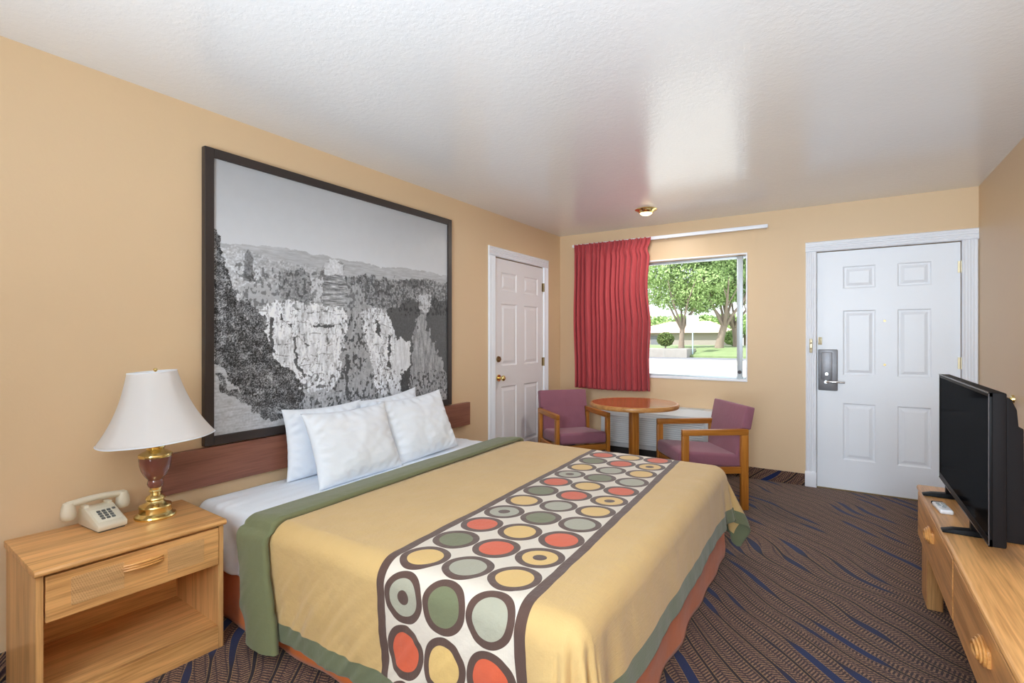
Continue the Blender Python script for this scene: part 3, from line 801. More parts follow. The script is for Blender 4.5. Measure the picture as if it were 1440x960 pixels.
# bedspread
SP = Drape(2.035, 1.270, 3.160, 0.542, 0.080, 0.10, 0.020)
SP.side_flare = (0.015, 0.09)
def shift(x, y, z, a):
    drop = max(0, 0.47 - z)
    if y < 1.5:
        f = 1 - min(1, max(0, (a - 0.55) / 0.8)); x += 0.30 * drop * f * f
    return x
na, nb = 300, 430
As_ = np.linspace(0.60, A_MAX, na); Bs_ = np.linspace(B_MIN, B_MAX, nb)
Pb = np.zeros((na, nb, 3)); UVb = np.zeros((na, nb, 2))
for i, a in enumerate(As_):
    for j, b_ in enumerate(Bs_):
        x, y, z = SP.at(a, b_)
        kz = min(1, max(0, (z - 0.46) / 0.08))
        if a < 0.75: z -= 0.022 * (1 - (a - 0.60) / 0.15) * kz
        x = shift(x, y, z, a)
        Pb[i, j] = (x, y, z); UVb[i, j] = (a, b_)
bs = grid_obj('bedspread', Pb, M['spread'], uv=UVb, solid=0.006, offset=-1)
tag(bs, 'gold bedspread with a runner band of coloured circles and green hem', 'bedspread')
# folded green cuff at head end, closed loop cross-section
prof = []
c0, c1, th_ = 0.478, 0.690, 0.014
nq = 8
top = [(c0 + 0.012 + (c1 - c0 - 0.02) * k / 12, th_) for k in range(13)]
bot = [(c1 - 0.004 - (c1 - c0 - 0.02) * k / 12, -0.004) for k in range(13)]
headr = [(c0 + 0.012 - 0.018 * math.sin(PI * k / 6), 0.005 - 0.009 * math.cos(PI * k / 6)) for k in range(1, 6)]
loop = top + bot + headr
Bc = np.linspace(B_MIN - 0.035, B_MAX + 0.05, 400)
Pc = np.zeros((len(loop), 400, 3))
for i, (a, l) in enumerate(loop):
    for j, b_ in enumerate(Bc):
        lift = 0.003 + l
        hd = 1 - min(1, max(0, (a - 0.50) / 0.12))
        x, y, z = SP.at(a, b_, lift)
        kz = min(1, max(0, (z - 0.46) / 0.08)); z -= 0.020 * hd * kz * kz * (3 - 2 * kz)
        if z < 0.5:
            y += -0.012 if y < 1.5 else 0.01
            dz = max(0, 0.5 - z)
            y += (-0.03 if y < 1.5 else 0.02) * min(1, dz / 0.3) * math.sin(PI * (a - c0) / (c1 - c0))
        x = x + (0.20 * max(0, 0.47 - z) if y < 1.5 else 0) + 0.055 * max(0, 1 - max(0, y - 1.2) / 1.9)
        Pc[i, j] = (x, y, z)
cf = grid_obj('folded_cuff', Pc, M['olive'], bs, closed_u=True)
cf['label'] = 'olive green folded-back cuff'

# ---- pillows
def pillow(label, w, h, t, pos, lean, yaw=0.0, roll=0.0, seed=0):
    """pos: bottom-centre; lies leaning back towards -x"""
    n_ = 54; S = np.linspace(-1, 1, n_)
    def side(sgn):
        P = np.zeros((n_, n_, 3))
        for i, u in enumerate(S):
            for j, v in enumerate(S):
                ex = 1 - 0.085 * (1 - abs(v) ** 2.2) * abs(u) ** 2 ; ey = 1 - 0.10 * (1 - abs(u) ** 2.2) * abs(v) ** 2
                x = u * w / 2 * (1 - 0.085 * (1 - v * v)) ; y = v * h / 2 * (1 - (0.10 if v > 0 else 0.02) * (1 - u * u))
                puff = max(0, (1 - abs(u) ** 2.6) * (1 - abs(v) ** 2.6)) ** 0.52
                k = mnoise.noise(Vector((u * 2.2 + seed, v * 2.2, sgn))) * 0.012 + mnoise.noise(Vector((u * 5 + seed, v * 6, sgn))) * 0.005
                edge = min(1 - abs(u), 1 - abs(v))
                wr = 0.006 * math.sin(30 * (u * abs(v) + seed)) * math.exp(-((edge - 0.12) / 0.1) ** 2)
                z = sgn * (t / 2 * puff * (1 - 0.18 * v) + (k + wr) * min(1, edge * 6)) + (0.02 * (v + 1) * 0.0)
                P[i, j] = (x, y, z)
        return P
    A = side(1); B = side(-1)
    M_ = Matrix.Translation(pos) @ Matrix.Rotation(yaw, 4, 'Z') @ Matrix.Rotation(-lean, 4, 'Y') @ Matrix(((0, 0, 1, 0), (1, 0, 0, 0), (0, 1, 0, 0), (0, 0, 0, 1))) @ Matrix.Rotation(roll, 4, 'Z') @ Matrix.Translation((0, h / 2, 0))
    verts = []; faces = []
    for P, fl in ((A, False), (B, True)):
        off = len(verts)
        verts += [tuple(M_ @ Vector(p)) for p in P.reshape(-1, 3)]
        for i in range(n_ - 1):
            for j in range(n_ - 1):
                q = [off + i * n_ + j, off + (i + 1) * n_ + j, off + (i + 1) * n_ + j + 1, off + i * n_ + j + 1]
                faces.append(q[::-1] if fl else q)
    me = bpy.data.meshes.new('pillow'); me.from_pydata(verts, [], faces)
    bm = bmesh.new(); bm.from_mesh(me); bmesh.ops.remove_doubles(bm, verts=bm.verts, dist=0.0008); bmesh.ops.recalc_face_normals(bm, faces=bm.faces); bm.to_mesh(me); bm.free()
    me.materials.append(M['linen']); me.polygons.foreach_set('use_smooth', [True] * len(me.polygons))
    o = link(bpy.data.objects.new('pillow', me))
    return tag(o, label, 'pillow', 'white pillows at the head of the bed')
pillow('white pillow upright against the headboard, peeking out on the lamp side', 0.555, 0.40, 0.12, (0.135, 1.930, 0.505), math.radians(7), seed=1)
pillow('white pillow upright against the headboard, its corner above the front pair', 0.54, 0.41, 0.12, (0.135, 2.475, 0.512), math.radians(7), roll=math.radians(5), seed=2)
pillow('white pillow leaning in the front row, nearer the table lamp', 0.61, 0.42, 0.15, (0.392, 1.972, 0.500), math.radians(22), yaw=0.02, seed=3)
pillow('white pillow leaning in the front row, nearer the white closet door', 0.60, 0.43, 0.15, (0.352, 2.560, 0.506), math.radians(22), yaw=-0.03, roll=math.radians(3), seed=4)

# ================================================================== NIGHTSTAND
ns = thing('nightstand', 'golden oak nightstand with one drawer and an open shelf beside the bed', 'nightstand', (0.030, 0.563, 0), -0.052)
NW, ND, NH = 0.60, 0.445, 0.535
b = MB()
topp = [(0.0, NH - 0.024), (ND - 0.012, NH - 0.024), (ND - 0.002, NH - 0.018), (ND, NH - 0.010), (ND - 0.004, NH - 0.002), (ND - 0.012, NH), (0.0, NH)]
b.prism(topp, 'y', 0.0, NW, 0.0015)
b.build('top_panel', M['oak_y'], ns)
for y0 in (0.006, NW - 0.026):
    MB().box(0.0, ND - 0.018, y0, y0 + 0.020, 0, NH - 0.024, 0.0015).build('side_panel', M['oak_z'], ns, smooth=False)
MB().box(0.0, 0.008, 0.026, NW - 0.026, 0.03, NH - 0.03).build('back_panel', M['oak_y'], ns, smooth=False)
MB().box(0.008, ND - 0.022, 0.026, NW - 0.026, 0.078, 0.094).build('shelf', M['oak_y'], ns, smooth=False)
MB().box(ND - 0.036, ND - 0.018, 0.026, NW - 0.026, 0.0, 0.094, 0.0015).build('plinth', M['oak_y'], ns, smooth=False)
dr = MB().box(ND - 0.034, ND - 0.012, 0.030, NW - 0.028, 0.352, NH - 0.030, 0.003).build('drawer', M['oak_y'], ns, smooth=False)
b = MB(); b.box(0.03, ND - 0.034, 0.034, NW - 0.032, 0.36, NH - 0.045); b.build('drawer_box', M['oak_y'], dr, smooth=False)
def cane(y0, y1, z0, z1, x, parent, inv=1):
    b = MB(); b.box(x, x + 0.0015 * inv, y0, y1, z0, z1); p = b.build('cane_inlay', M['oak_cane'], parent, smooth=False)
cane(0.095, 0.245, 0.385, 0.480, ND - 0.012, dr); cane(0.385, 0.515, 0.385, 0.480, ND - 0.012, dr)
def bow_handle(y, z, x, parent, sgn=1, L=0.125):
    b = MB()
    for dz in (-0.009, 0.0, 0.009):
        pts = [(x + sgn * (0.004 + 0.020 * math.sin(PI * k / 12)), y - L / 2 + L * k / 12, z + dz + 0.004 * math.sin(PI * k / 12)) for k in range(13)]
        b.tube(pts, [0.004 + 0.0022 * math.sin(PI * k / 12) for k in range(13)], 8)
    return b.build('handle', M['oak_handle'], parent)
bow_handle(0.305, 0.455, ND - 0.012, dr)

# ================================================================== LAMP
lamp = thing('table_lamp', 'brass and mauve urn table lamp with white bell shade on the nightstand', 'lamp', (0.212, 0.992, NH), 0.3)
b = MB(); b.lathe([(0.074, 0.0), (0.076, 0.006), (0.074, 0.012), (0.064, 0.017), (0.059, 0.022), (0.057, 0.040), (0.060, 0.046), (0.058, 0.051), (0.044, 0.057), (0.034, 0.063), (0.030, 0.070), (0.036, 0.078), (0.032, 0.086), (0.020, 0.094), (0.018, 0.104), (0.024, 0.110), (0.020, 0.116), (0.022, 0.126)], 48)
b.build('brass_foot', M['brass'], lamp)
b = MB(); b.lathe([(0.021, 0.124), (0.026, 0.130), (0.030, 0.140), (0.028, 0.152), (0.026, 0.158), (0.034, 0.168), (0.044, 0.182), (0.053, 0.202), (0.058, 0.225), (0.060, 0.248), (0.058, 0.262)], 48)
b.build('urn_body', M['ceramic'], lamp)
b = MB(); b.lathe([(0.0605, 0.256), (0.062, 0.262), (0.060, 0.268), (0.048, 0.276), (0.036, 0.281), (0.030, 0.288), (0.036, 0.296), (0.038, 0.304), (0.033, 0.312), (0.012, 0.318), (0.010, 0.40)], 48)
b.build('brass_collar', M['brass'], lamp)
MB().sph((0, 0, 0.445), 0.030, (1, 1, 1.25)).build('bulb', M['porcelain'], lamp)
b = MB()
for k in range(3):
    a = 2 * PI * k / 3; b.cyl((0, 0, 0.59), (0.080 * math.cos(a), 0.080 * math.sin(a), 0.606), 0.0018, n=6)
b.cyl((0, 0, 0.40), (0, 0, 0.62), 0.003, n=8); b.sph((0, 0, 0.625), 0.008)
b.build('harp', M['brass'], lamp)
sp_ = []
for k in range(25):
    t = k / 24
    r = 0.088 + (0.212 - 0.088) * (0.55 * t + 0.45 * t ** 2.6)
    sp_.append((r, 0.617 - t * (0.617 - 0.332)))
nS = 96
shade_tilt = Matrix.Translation((0, 0, 0.45)) @ Matrix.Rotation(math.radians(4), 4, Vector((math.cos(-0.95), math.sin(-0.95), 0))) @ Matrix.Translation((0, 0, -0.45))
def scal(a): return 1 - 0.022 * (0.5 - 0.5 * math.cos(8 * a)) ** 0.7
Pl = np.zeros((nS, len(sp_), 3))
for i in range(nS):
    a = 2 * PI * i / nS
    for j, (r, z) in enumerate(sp_):
        Pl[i, j] = shade_tilt @ Vector((r * scal(a) * math.cos(a), r * scal(a) * math.sin(a), z))
lsh = grid_obj('lamp_shade', Pl, M['shade'], lamp, solid=0.002, closed_u=True)
for (r, z) in (sp_[0], sp_[-1]):
    b = MB()
    b.tube([shade_tilt @ Vector((r * scal(2 * PI * k / 64) * math.cos(2 * PI * k / 64), r * scal(2 * PI * k / 64) * math.sin(2 * PI * k / 64), z)) for k in range(65)], 0.0028, 6)
    b.build('shade_piping', M['linen'], lsh)

# ================================================================== TELEPHONE
ph_ = thing('telephone', 'beige push-button desk telephone on the nightstand', 'telephone', (0.160, 0.826, NH), 0.05)
ph_.scale = (0.86, 0.84, 0.88)
# local: front towards +x, width along y
body = [(-0.105, 0.006), (0.100, 0.006), (0.103, 0.028), (0.098, 0.034), (-0.030, 0.084), (-0.045, 0.088), (-0.100, 0.084), (-0.108, 0.06)]
pb = MB().prism(body, 'y', -0.060, 0.060, 0.006).build('phone_body', M['phone'], ph_)
MB().box(-0.09, 0.09, -0.052, 0.052, 0.0, 0.008).build('base_plate', M['phone_key'], pb, smooth=False)
sl = math.atan2(0.084 - 0.034, 0.098 + 0.030)
Ms = Matrix.Translation((0.034, 0, 0.059)) @ Matrix.Rotation(sl, 4, 'Y')
fp = MB().box(-0.052, 0.050, -0.050, 0.050, 0.0005, 0.0025, 0.001, M=Ms).build('face_plate', M['phone_plate'], ph_)
for r_ in range(4):
    for c_ in range(3):
        x0 = -0.034 + r_ * 0.0185; y0 = -0.030 + c_ * 0.0205
        MB().box(x0, x0 + 0.0125, y0, y0 + 0.0145, 0.001, 0.0065, 0.0015, M=Ms).build('phone_key', M['phone_key'], ph_)
b = MB(); b.box(-0.040, -0.026, 0.034, 0.047, 0.001, 0.0042, 0.001, M=Ms); b.build('message_lamp', M['phone_key'], ph_)
for s in (-1, 1):
    MB().box(-0.095, -0.045, s * 0.046 - 0.010, s * 0.046 + 0.010, 0.075, 0.098, 0.004).build('cradle_prong', M['phone'], ph_)
b = MB()
hp = [(-0.070, -0.115 + 0.23 * k / 16, 0.112 + 0.010 * math.sin(PI * k / 16)) for k in range(17)]
b.tube(hp, [0.017 - 0.003 * math.sin(PI * k / 16) for k in range(17)], 14)
for s in (-1, 1):
    b.lathe([(0.0001, 0.046), (0.022, 0.048), (0.029, 0.058), (0.030, 0.075), (0.027, 0.100), (0.020, 0.122), (0.0001, 0.130)], 24, c=(-0.070, s * 0.110, 0))
hs_ = b.build('handset', M['phone'], ph_)

# ================================================================== DRESSER
DX, DY0, DY1, DH = 2.998, 1.37, 3.312, 0.545
drs = thing('dresser', 'low golden oak dresser with carved bow handles along the right wall', 'dresser', (DX, DY0, 0))
L_, Wd = DY1 - DY0, W - DX - 0.014
topp = [(0.010, DH - 0.026), (0.002, DH - 0.020), (0.0, DH - 0.012), (0.003, DH - 0.003), (0.010, DH), (Wd, DH), (Wd, DH - 0.026)]
MB().prism(topp, 'y', 0.0, L_, 0.0015).build('top_panel', M['oak_y'], drs)
b = MB(); b.box(0.016, Wd, 0.012, L_ - 0.012, 0.285, DH - 0.026, 0.002); b.build('case', M['oak_y'], drs, smooth=False)
for k in range(2):
    y0 = 0.020 + k * (L_ / 2 - 0.006); y1 = y0 + L_ / 2 - 0.030
    d_ = MB().box(0.004, 0.018, y0, y1, 0.295, DH - 0.030, 0.003).build('drawer', M['oak_y'], drs, smooth=False)
    yh = (1.85 if k == 0 else 2.81) - DY0
    b = MB()
    for q in range(3):
        rr = 0.020 + q * 0.009
        pts = [(0.002 - 0.010 - 0.006 * (2 - q) , yh + (0.052 - 0.008 * (2 - q)) * math.cos(2 * PI * i / 28), 0.448 + rr * math.sin(2 * PI * i / 28) * 0.8) for i in range(29)]
        b.tube(pts, 0.0048, 8)
    b.box(-0.006, 0.006, yh - 0.050, yh + 0.050, 0.425, 0.471, 0.004)
    b.build('handle', M['oak_handle'], d_)
for (x, y) in ((0.020, 0.02), (0.020, L_ - 0.20), (Wd - 0.08, 0.02), (Wd - 0.08, L_ - 0.20)):
    MB().box(x, x + 0.060, y, y + 0.18, 0.0, 0.285, 0.003).build('leg', M['oak_z'], drs, smooth=False)

# ================================================================== TELEVISION
TX, TY0, TY1, TZ0, TZ1 = 3.086, 2.262, 3.265, 0.607, 1.117
tv = thing('tv', 'black flat-screen television standing on the oak dresser', 'television', (TX, (TY0 + TY1) / 2, DH))
hy = (TY1 - TY0) / 2; z0, z1 = TZ0 - DH, TZ1 - DH
MB().box(0.0, 0.040, -hy, hy, z0, z1, 0.006).build('cabinet', M['plastic_black'], tv)
b = MB()
bw = 0.016
for (y0, y1, a0, a1) in ((-hy, hy, z0, z0 + 0.026), (-hy, hy, z1 - bw, z1), (-hy, -hy + bw, z0, z1), (hy - bw, hy, z0, z1)):
    b.box(-0.004, 0.006, y0, y1, a0, a1, 0.002)
b.build('bezel', M['plastic_gloss'], tv)
b = MB()
b.box(-0.0055, -0.0035, -hy, hy, z1 - 0.004, z1); b.box(-0.0055, -0.0035, -hy, -hy + 0.003, z0, z1); b.box(-0.0055, -0.0035, -hy, hy, z0, z0 + 0.004)
b.build('bezel_edge', M['bezel_grey'], tv, smooth=False)
MB().box(-0.002, 0.002, -hy + bw, hy - bw, z0 + 0.026, z1 - bw).build('screen', M['screen'], tv, smooth=False)
hump = [(0.038, z0 + 0.02), (0.038, z1 - 0.012), (0.052, z1 - 0.020), (0.066, z1 - 0.055), (0.070, z1 - 0.11), (0.082, z1 - 0.115), (0.084, z0 + 0.12), (0.096, z0 + 0.10), (0.100, z0 + 0.02)]
MB().prism(hump, 'y', -hy + 0.012, hy - 0.012, 0.004).build('back_housing', M['plastic_black'], tv)
for y in (2.575, 3.115):
    yy = y - (TY0 + TY1) / 2
    b = MB(); b.prism([(-0.085, 0.0), (-0.085, 0.006), (-0.05, 0.016), (0.02, 0.022), (0.10, 0.016), (0.150, 0.006), (0.150, 0.0)], 'y', yy - 0.022, yy + 0.022, 0.002)
    b.box(0.0, 0.035, yy - 0.018, yy + 0.018, 0.012, z0 + 0.02, 0.003)
    b.build('foot', M['plastic_gloss'], tv)

# remote
rm = thing('remote_control', 'small white remote control lying on the dresser before the television', 'remote control', (3.043, 2.885, DH), 0.10)
MB().box(-0.024, 0.024, -0.075, 0.055, 0.0, 0.020, 0.008, seg=4).build('remote_body', M['remote_white'], rm)
MB().box(-0.022, 0.022, 0.050, 0.078, 0.002, 0.017, 0.006, seg=3).build('remote_nose', M['plastic_black'], rm)
for (x, y) in ((-0.010, 0.02), (0.008, 0.02), (-0.010, -0.005), (0.008, -0.005), (0, -0.03)):
    MB().box(x - 0.006, x + 0.006, y - 0.007, y + 0.007, 0.0195, 0.022, 0.001).build('remote_key', M['rubber_red'], rm)

# ================================================================== TABLE
tb = thing('round_table', 'round pedestal table with glossy oak top beneath the window', 'table', (1.168, 4.265, 0), PI / 4)
TZ = 0.735; TR = 0.375
MB().lathe([(0.0001, TZ - 0.006), (TR - 0.02, TZ - 0.006), (TR - 0.019, TZ), (0.0001, TZ)][::-1], 72).build('table_top', M['table_top'], tb)
MB().lathe([(TR - 0.0195, TZ - 0.036), (TR - 0.004, TZ - 0.036), (TR, TZ - 0.030), (TR + 0.002, TZ - 0.018), (TR, TZ - 0.006), (TR - 0.006, TZ + 0.0005), (TR - 0.0195, TZ + 0.0005), (TR - 0.0195, TZ - 0.036)], 72).build('table_edge', M['table_rim'], tb)
b = MB(); b.lathe([(0.0001, TZ - 0.036), (TR - 0.02, TZ - 0.036), (TR - 0.02, TZ - 0.006), (0.0001, TZ - 0.006)], 60)
b.build('under_top', M['chair_wood_x'], tb)
ap = MB(); ap.box(-0.034, 0.034, -0.034, 0.034, 0.06, TZ - 0.036, 0.006); ap.build('pedestal_post', M['chair_wood_z'], tb)
for sx, sy in ((1, 0), (-1, 0), (0, 1), (0, -1)):
    b = MB(); b.box(0.0, 0.24, -0.033, 0.033, 0.0, 0.06, 0.006, M=Matrix.Rotation(math.atan2(sy, sx), 4, 'Z')); b.build('foot', M['chair_wood_x'], tb)
b = MB(); b.box(-0.15, 0.15, -0.03, 0.03, TZ - 0.075, TZ - 0.036, 0.004); b.box(-0.03, 0.03, -0.15, 0.15, TZ - 0.073, TZ - 0.036, 0.004)
b.build('top_brace', M['chair_wood_x'], tb)

# ================================================================== ARMCHAIRS
def make_armchair(label, x, y, heading, w=0.555):
    """origin at front-centre on floor; local +x = forward"""
    t = thing('armchair', label, 'armchair', (x, y, 0), heading, 'mauve armchairs at the round table')
    dd, za = 0.51, 0.608
    for s in (-1, 1):
        y0, y1 = (s * w / 2, s * (w / 2 - 0.036)); y0, y1 = min(y0, y1), max(y0, y1)
        MB().box(-dd, 0.0, y0, y1, za - 0.044, za, 0.004).build('armrest', M['chair_wood_x'], t)
        MB().box(-0.050, 0.0, y0 + .001, y1 - .001, 0.0, za - 0.044, 0.004).build('leg', M['chair_wood_z'], t)
        MB().box(-dd, -dd + 0.055, y0 + .001, y1 - .001, 0.0, za - 0.044, 0.004).build('leg', M['chair_wood_z'], t)
        MB().box(-dd + 0.055, -0.050, y0 + .006, y1 - .006, 0.275, 0.325, 0.003).build('side_rail', M['chair_wood_x'], t)
    MB().box(-0.045, -0.015, -w / 2 + 0.036, w / 2 - 0.036, 0.270, 0.325, 0.003).build('front_rail', M['chair_wood_y'], t)
    MB().box(-dd + 0.01, -dd + 0.04, -w / 2 + 0.036, w / 2 - 0.036, 0.270, 0.325, 0.003).build('back_rail', M['chair_wood_y'], t)
    # seat cushion, tilted slightly back
    Ms = Matrix.Translation((-0.245, 0, 0.370)) @ Matrix.Rotation(math.radians(-4), 4, 'Y')
    b = MB(); b.box(-0.245, 0.255, -w / 2 + 0.040, w / 2 - 0.040, -0.048, 0.055, 0.026, seg=5, M=Ms)
    b.build('seat', M['mauve'], t)
    Mb = Matrix.Translation((-dd + 0.050, 0, 0.375)) @ Matrix.Rotation(math.radians(-11), 4, 'Y')
    b = MB(); b.box(-0.035, 0.035, -w / 2 + 0.040, w / 2 - 0.040, -0.02, 0.40, 0.018, seg=5, M=Mb)
    b.box(-0.0355, 0.0355, -w / 2 + 0.020, w / 2 - 0.020, 0.235, 0.405, 0.010, seg=4, M=Mb)
    b.build('backrest', M['mauve'], t)
    return t
make_armchair('mauve armchair with oak frame standing nearest the closet door', 0.733, 4.182, -0.720, 0.53)
make_armchair('mauve armchair with oak frame seen from its side, nearest the entry door', 1.519, 4.080, 3.787, 0.56)

# ================================================================== AC UNIT
ac = thing('wall_air_conditioner', 'pale grey through-wall air conditioner under the window behind the table', 'air conditioner', (0.60, D, 0.195))
AW, AD, AH = 1.09, 0.245, 0.415
prof = [(-AD, 0.0), (0.0, 0.0), (0.0, AH), (-AD * 0.72, AH), (-AD, AH - 0.055)]
MB().prism(prof, 'x', 0.0, AW, 0.006).build('casing', M['ac'], ac)
MB().box(0.06, AW - 0.06, -AD - 0.006, -AD + 0.004, 0.035, AH - 0.075, 0.002).build('front_grille_panel', M['ac_grille'], ac)
for k in range(14):
    z = 0.050 + k * 0.020
    MB().box(0.08, AW - 0.08, -AD - 0.011, -AD - 0.004, z, z + 0.009, 0.002).build('louver', M['ac'], ac, smooth=False)
MB().box(0.70, AW - 0.10, -AD * 0.70, -AD * 0.25, AH - 0.002, AH + 0.004, 0.001).build('air_outlet', M['ac_grille'], ac)
MB().box(0.05, AW - 0.05, -AD + 0.06, -0.02, -0.088, 0.0, 0.0).build('gap_shade_block', M['shadow_gap'], ac, smooth=False)  # dark block added where the gap under the casing lies in shade

# ================================================================== LEVER ON RIGHT WALL
lv = thing('door_lever', 'small brass lever handle on the tan right wall behind the television', 'lever handle', (W, 4.215, 0.925))
MB().cyl((0, 0, 0), (-0.012, 0, 0), 0.026, 0.024, n=28).build('rosette', M['brass'], lv)
b = MB(); b.cyl((-0.010, 0, 0), (-0.050, 0, 0), 0.009); b.tube([(-0.048, 0.005, 0), (-0.052, -0.03, 0.002), (-0.052, -0.08, 0.0), (-0.046, -0.12, -0.003)], [0.010, 0.010, 0.008, 0.006], 12)
b.build('lever', M['brass'], lv)

# ================================================================== OUTDOORS
GZ0 = -0.12
g1 = MB().box(-70, 50, D + T + 0.01, 33.5, GZ0 - 0.2, GZ0).build('ground', M['concrete'], smooth=False); struct(g1)
g2 = MB().box(-70, 50, 33.5, 36.4, GZ0 - 0.2, GZ0 + 0.02).build('street', M['asphalt'], smooth=False); struct(g2)
bm = MB()
bm.prism([(36.4, -0.4), (36.4, 0.02), (39.5, 0.55), (46, 0.62), (90, -0.5), (90, -0.9)], 'x', -70, 50)
lw_ = bm.build('lawn', M['lawn'], smooth=False); struct(lw_)
x0 = at_y(912, 500, 36)[0] - 4; x1_ = at_y(968, 500, 36)[0]
pw = MB().box(x0, x1_, 35.6, 38.2, GZ0, 0.50, 0.03).build('planter', M['planter'], smooth=False)
tag(pw, 'low grey block planter wall across the street', 'planter')

def leaf_cloud(centres, count, size, seed):
    r = np.random.default_rng(seed)
    V_, Fc = [], []
    tot = sum(c[3] ** 2 for c in centres)
    for (cx_, cy_, cz_, R, sq) in centres:
        k = int(count * R * R / tot)
        d = r.normal(size=(k, 3)); d /= np.linalg.norm(d, axis=1)[:, None]
        rad = R * r.uniform(0.25, 1.0, k) ** 0.5
        p = d * rad[:, None] * np.array([1, 1, sq]) + np.array([cx_, cy_, cz_])
        e1 = r.normal(size=(k, 3)); e1 /= np.linalg.norm(e1, axis=1)[:, None]
        e2 = np.cross(e1, r.normal(size=(k, 3))); e2 /= np.linalg.norm(e2, axis=1)[:, None]
        s_ = size * r.uniform(0.6, 1.3, k)[:, None]
        for q in range(k):
            n0 = len(V_)
            V_.extend([tuple(p[q] - e1[q] * s_[q]), tuple(p[q] + e2[q] * s_[q] * 0.45), tuple(p[q] + e1[q] * s_[q]), tuple(p[q] - e2[q] * s_[q] * 0.45)])
            Fc.append((n0, n0 + 1, n0 + 2, n0 + 3))
    return V_, Fc
def leaf_obj(name, centres, count, size, seed, mat, parent):
    V_, Fc = leaf_cloud(centres, count, size, seed)
    me = bpy.data.meshes.new(name); me.from_pydata(V_, [], Fc); me.materials.append(mat)
    return link(bpy.data.objects.new(name, me), parent)
def tree(label, u_base, y, zb, r0, lean, seed, hgt=9.0, spread=3.2):
    x = at_y(u_base, 480, y)[0]
    t = thing('tree', label, 'tree', (x, y, zb), 0, 'trees outside the window')
    r = random.Random(seed); b = MB()
    fork = 1.5 + r.uniform(-0.1, 0.3)
    b.tube([(0, 0, 0), (lean * 0.3, 0, fork * 0.5), (lean * 0.8, 0, fork)], [r0 * 1.25, r0, r0 * 0.9], 12)
    tips = []
    for k in range(6):
        an = 2 * PI * k / 6 + r.uniform(-.3, .3); ox, oy = math.cos(an), math.sin(an)
        p0 = Vector((lean * 0.8, 0, fork - 0.15)); p1 = p0 + Vector((ox * 0.5 * r.uniform(.6, 1.2), oy * 0.5, 0.9)); p2 = p0 + Vector((ox * 1.2 * r.uniform(.7, 1.2), oy * 1.2, 2.1)); p3 = p0 + Vector((ox * 1.9, oy * 1.9, 3.6))
        b.tube([p0, p1, p2, p3], [r0 * 0.55, r0 * 0.42, r0 * 0.3, r0 * 0.12], 8)
        for q in range(2):
            p4 = p2 + Vector((r.uniform(-1, 1), r.uniform(-1, 1), 1.4)); b.tube([p1.lerp(p2, 0.5 + 0.4 * q), p4], [r0 * 0.2, r0 * 0.08], 6)
    b.build('trunk', M['bark'], t)
    cs = []
    for k in range(16):
        an = r.uniform(0, 2 * PI); rr = r.uniform(0, spread * 0.8)
        cs.append((math.cos(an) * rr, math.sin(an) * rr, r.uniform(3.6, hgt - 1.2) + 0.12 * (spread - rr) - 0.15 * rr, r.uniform(1.1, 1.7), 0.75))
    leaf_obj('crown', cs, 22000, 0.115, seed, M['leaf'], t)
    return t
tree('slender leafy green tree whose forked trunk shows left of the window middle', 958, 38.5, 0.45, 0.19, 0.10, 3)
tree('leafy green tree with a thick leaning trunk at the right of the window view', 1011, 39.5, 0.50, 0.26, 0.45, 5, spread=3.0)
tree('leafy green tree farthest right outside, behind the pale window stile', 1036, 42.0, 0.50, 0.22, -0.2, 8, spread=2.8)
bx = at_y(937, 480, 37.2)
bu = thing('shrub', 'rounded clipped green shrub on the planter wall', 'shrub', (bx[0], 37.0, 0.502))
MB().cyl((0, 0, 0), (0, 0, 0.35), 0.05).build('stem', M['bark'], bu)
leaf_obj('foliage', [(0, 0, 0.66, 0.60, 0.85)] * 2, 2600, 0.09, 4, M['shrub'], bu)
bx = at_y(1030, 478, 44)
bu = thing('shrub', 'bright yellow-green shrub near the base of the far right tree', 'shrub', (bx[0], 44.0, 0.58))
MB().cyl((0, 0, 0), (0, 0, 0.4), 0.05).build('stem', M['bark'], bu)
leaf_obj('foliage', [(0, 0, 0.7, 0.75, 0.8)] * 2, 2000, 0.10, 14, M['leaf'], bu)
# house across the street
hx0 = at_y(880, 470, 58)[0]; hx1 = at_y(1014, 470, 58)[0]
ho = thing('house', 'low tan house with pale pink hipped roof behind the trees', 'house', (0, 58, 0))
MB().box(hx0, hx1, 0, 9, -0.6, 1.85).build('house_wall', M['stucco'], ho, smooth=False)
bmr = bmesh.new()
e = 0.6; v_ = [bmr.verts.new(p) for p in ((hx0 - e, -e, 1.80), (hx1 + e, -e, 1.80), (hx1 + e, 9 + e, 1.80), (hx0 - e, 9 + e, 1.80), (hx0 + 4, 4.5, 3.2), (hx1 - 2.0, 4.5, 3.2))]
for f_ in ((0, 1, 5, 4), (1, 2, 5), (2, 3, 4, 5), (3, 0, 4), (3, 2, 1, 0)): bmr.faces.new([v_[k] for k in f_])
rb = MB(); rb.bm.free(); rb.bm = bmr; rb.build('house_roof', M['roof'], ho, smooth=False)
hxw = at_y(930, 470, 58)[0]
MB().box(hxw - 1.2, hxw + 0.6, -0.05, 0.05, 0.3, 1.5).build('house_window', M['asphalt'], ho, smooth=False)
# street sign
sx = at_y(975, 470, 37.0)[0]
sg = thing('street_sign', 'pale blue sign on a thin post beside the forked tree', 'sign', (sx, 36.8, 0.1))
MB().cyl((0, 0, 0), (0, 0, 2.6), 0.04, n=10).build('sign_post', M['blue_sign'], sg)
MB().box(-0.42, 0.42, -0.03, 0.03, 1.6, 2.75, 0.02).build('sign_panel', M['blue_sign'], sg)
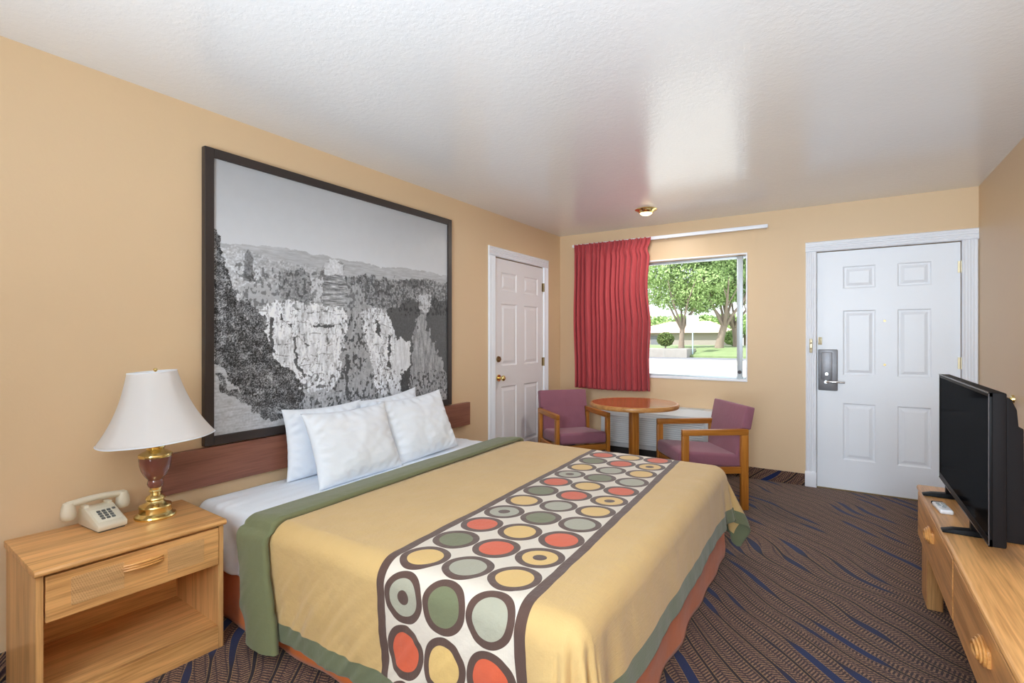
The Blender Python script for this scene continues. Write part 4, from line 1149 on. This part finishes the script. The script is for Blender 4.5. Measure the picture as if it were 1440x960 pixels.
# distant hedge of trees
for k, (u_, yy) in enumerate(((905, 85), (930, 88), (960, 84), (992, 86), (1020, 84), (1048, 88))):
    p = at_y(u_, 470, yy)
    t = thing('distant_tree', ['hazy green tree far behind the left end of the house', 'hazy green tree far behind the house roof, second from the left', 'hazy green tree far behind the forked trunk', 'hazy green tree far behind, between the two trunks', 'hazy green tree far behind the leaning trunk', 'hazy green tree farthest right behind the window stile'][k], 'tree', (p[0], yy, -0.5), 0, 'distant trees behind the house')
    MB().cyl((0, 0, 0), (0, 0, 2.5), 0.25, n=8).build('trunk', M['bark'], t)
    leaf_obj('crown', [(-1.5, 0, 3.2, 2.0, 0.8), (1.3, 0, 3.6, 2.2, 0.8), (0, 0, 4.3, 1.6, 0.8)], 1500, 0.35, 60 + k, M['leaf'], t)

# ================================================================== LIGHT
wd_ = bpy.data.worlds.new('sky'); SC.world = wd_; wd_.use_nodes = True
nt = wd_.node_tree; nt.nodes.clear()
sky = nt.nodes.new('ShaderNodeTexSky'); sky.sky_type = 'HOSEK_WILKIE'; sky.turbidity = 4.0; sky.sun_direction = Vector((-0.35, -0.55, 0.75)).normalized()
mixw = nt.nodes.new('ShaderNodeMix'); mixw.data_type = 'RGBA'; mixw.inputs[0].default_value = 0.75; mixw.inputs[7].default_value = (0.93, 0.97, 1.0, 1)
bg = nt.nodes.new('ShaderNodeBackground'); wo = nt.nodes.new('ShaderNodeOutputWorld')
nt.links.new(sky.outputs[0], mixw.inputs[6]); nt.links.new(mixw.outputs[2], bg.inputs[0]); nt.links.new(bg.outputs[0], wo.inputs[0])
bg.inputs[1].default_value = 2.6

def area(name, loc, rot, sx, sy, power, color=(1, 1, 1), spread=PI):
    l = bpy.data.lights.new(name, 'AREA'); l.shape = 'RECTANGLE'; l.size = sx; l.size_y = sy; l.energy = power; l.color = color; l.spread = spread
    o = bpy.data.objects.new(name, l); o.location = loc; o.rotation_euler = rot; link(o); return o
sun = bpy.data.lights.new('sun', 'SUN'); sun.energy = 6.5; sun.angle = 0.01; sun.color = (1, 0.97, 0.9)
so = bpy.data.objects.new('sun', sun); so.rotation_euler = Vector((-0.35, -0.55, 0.75)).to_track_quat('Z', 'Y').to_euler(); link(so)
# photographer's strobe behind the camera, thrown at the ceiling; the second is added fill
def aim(v): return (-Vector(v)).to_track_quat('Z', 'Y').to_euler()
area('ceiling_bounce_strobe', (2.3, -1.6, 0.95), aim((0.0, 0.72, 0.69)), 1.6, 1.4, 90, (0.78, 0.90, 1.0), math.radians(105))
area('added_far_fill', (2.95, -2.4, 1.95), aim((-0.2, 7.4, -2.4)), 1.2, 0.9, 36, (0.78, 0.90, 1.0), math.radians(92))  # invented fill light, added to brighten the far end of the room
cb = bpy.data.lights.new('ceiling_lamp_glow', 'AREA'); cb.shape = 'DISK'; cb.size = 0.10; cb.energy = 9; cb.color = (1, 0.95, 0.88)
co_ = bpy.data.objects.new('ceiling_lamp_glow', cb); co_.location = (1.215, 4.45, 2.37); link(co_)

SC.view_settings.view_transform = 'Standard'
SC.view_settings.look = 'None'
SC.view_settings.exposure = 0.24
SC.view_settings.gamma = 1.0
SC.view_settings.use_curve_mapping = False
SC.cycles.use_denoising = True
SC.cycles.max_bounces = 10
SC.cycles.diffuse_bounces = 6
SC.cycles.sample_clamp_indirect = 6.0
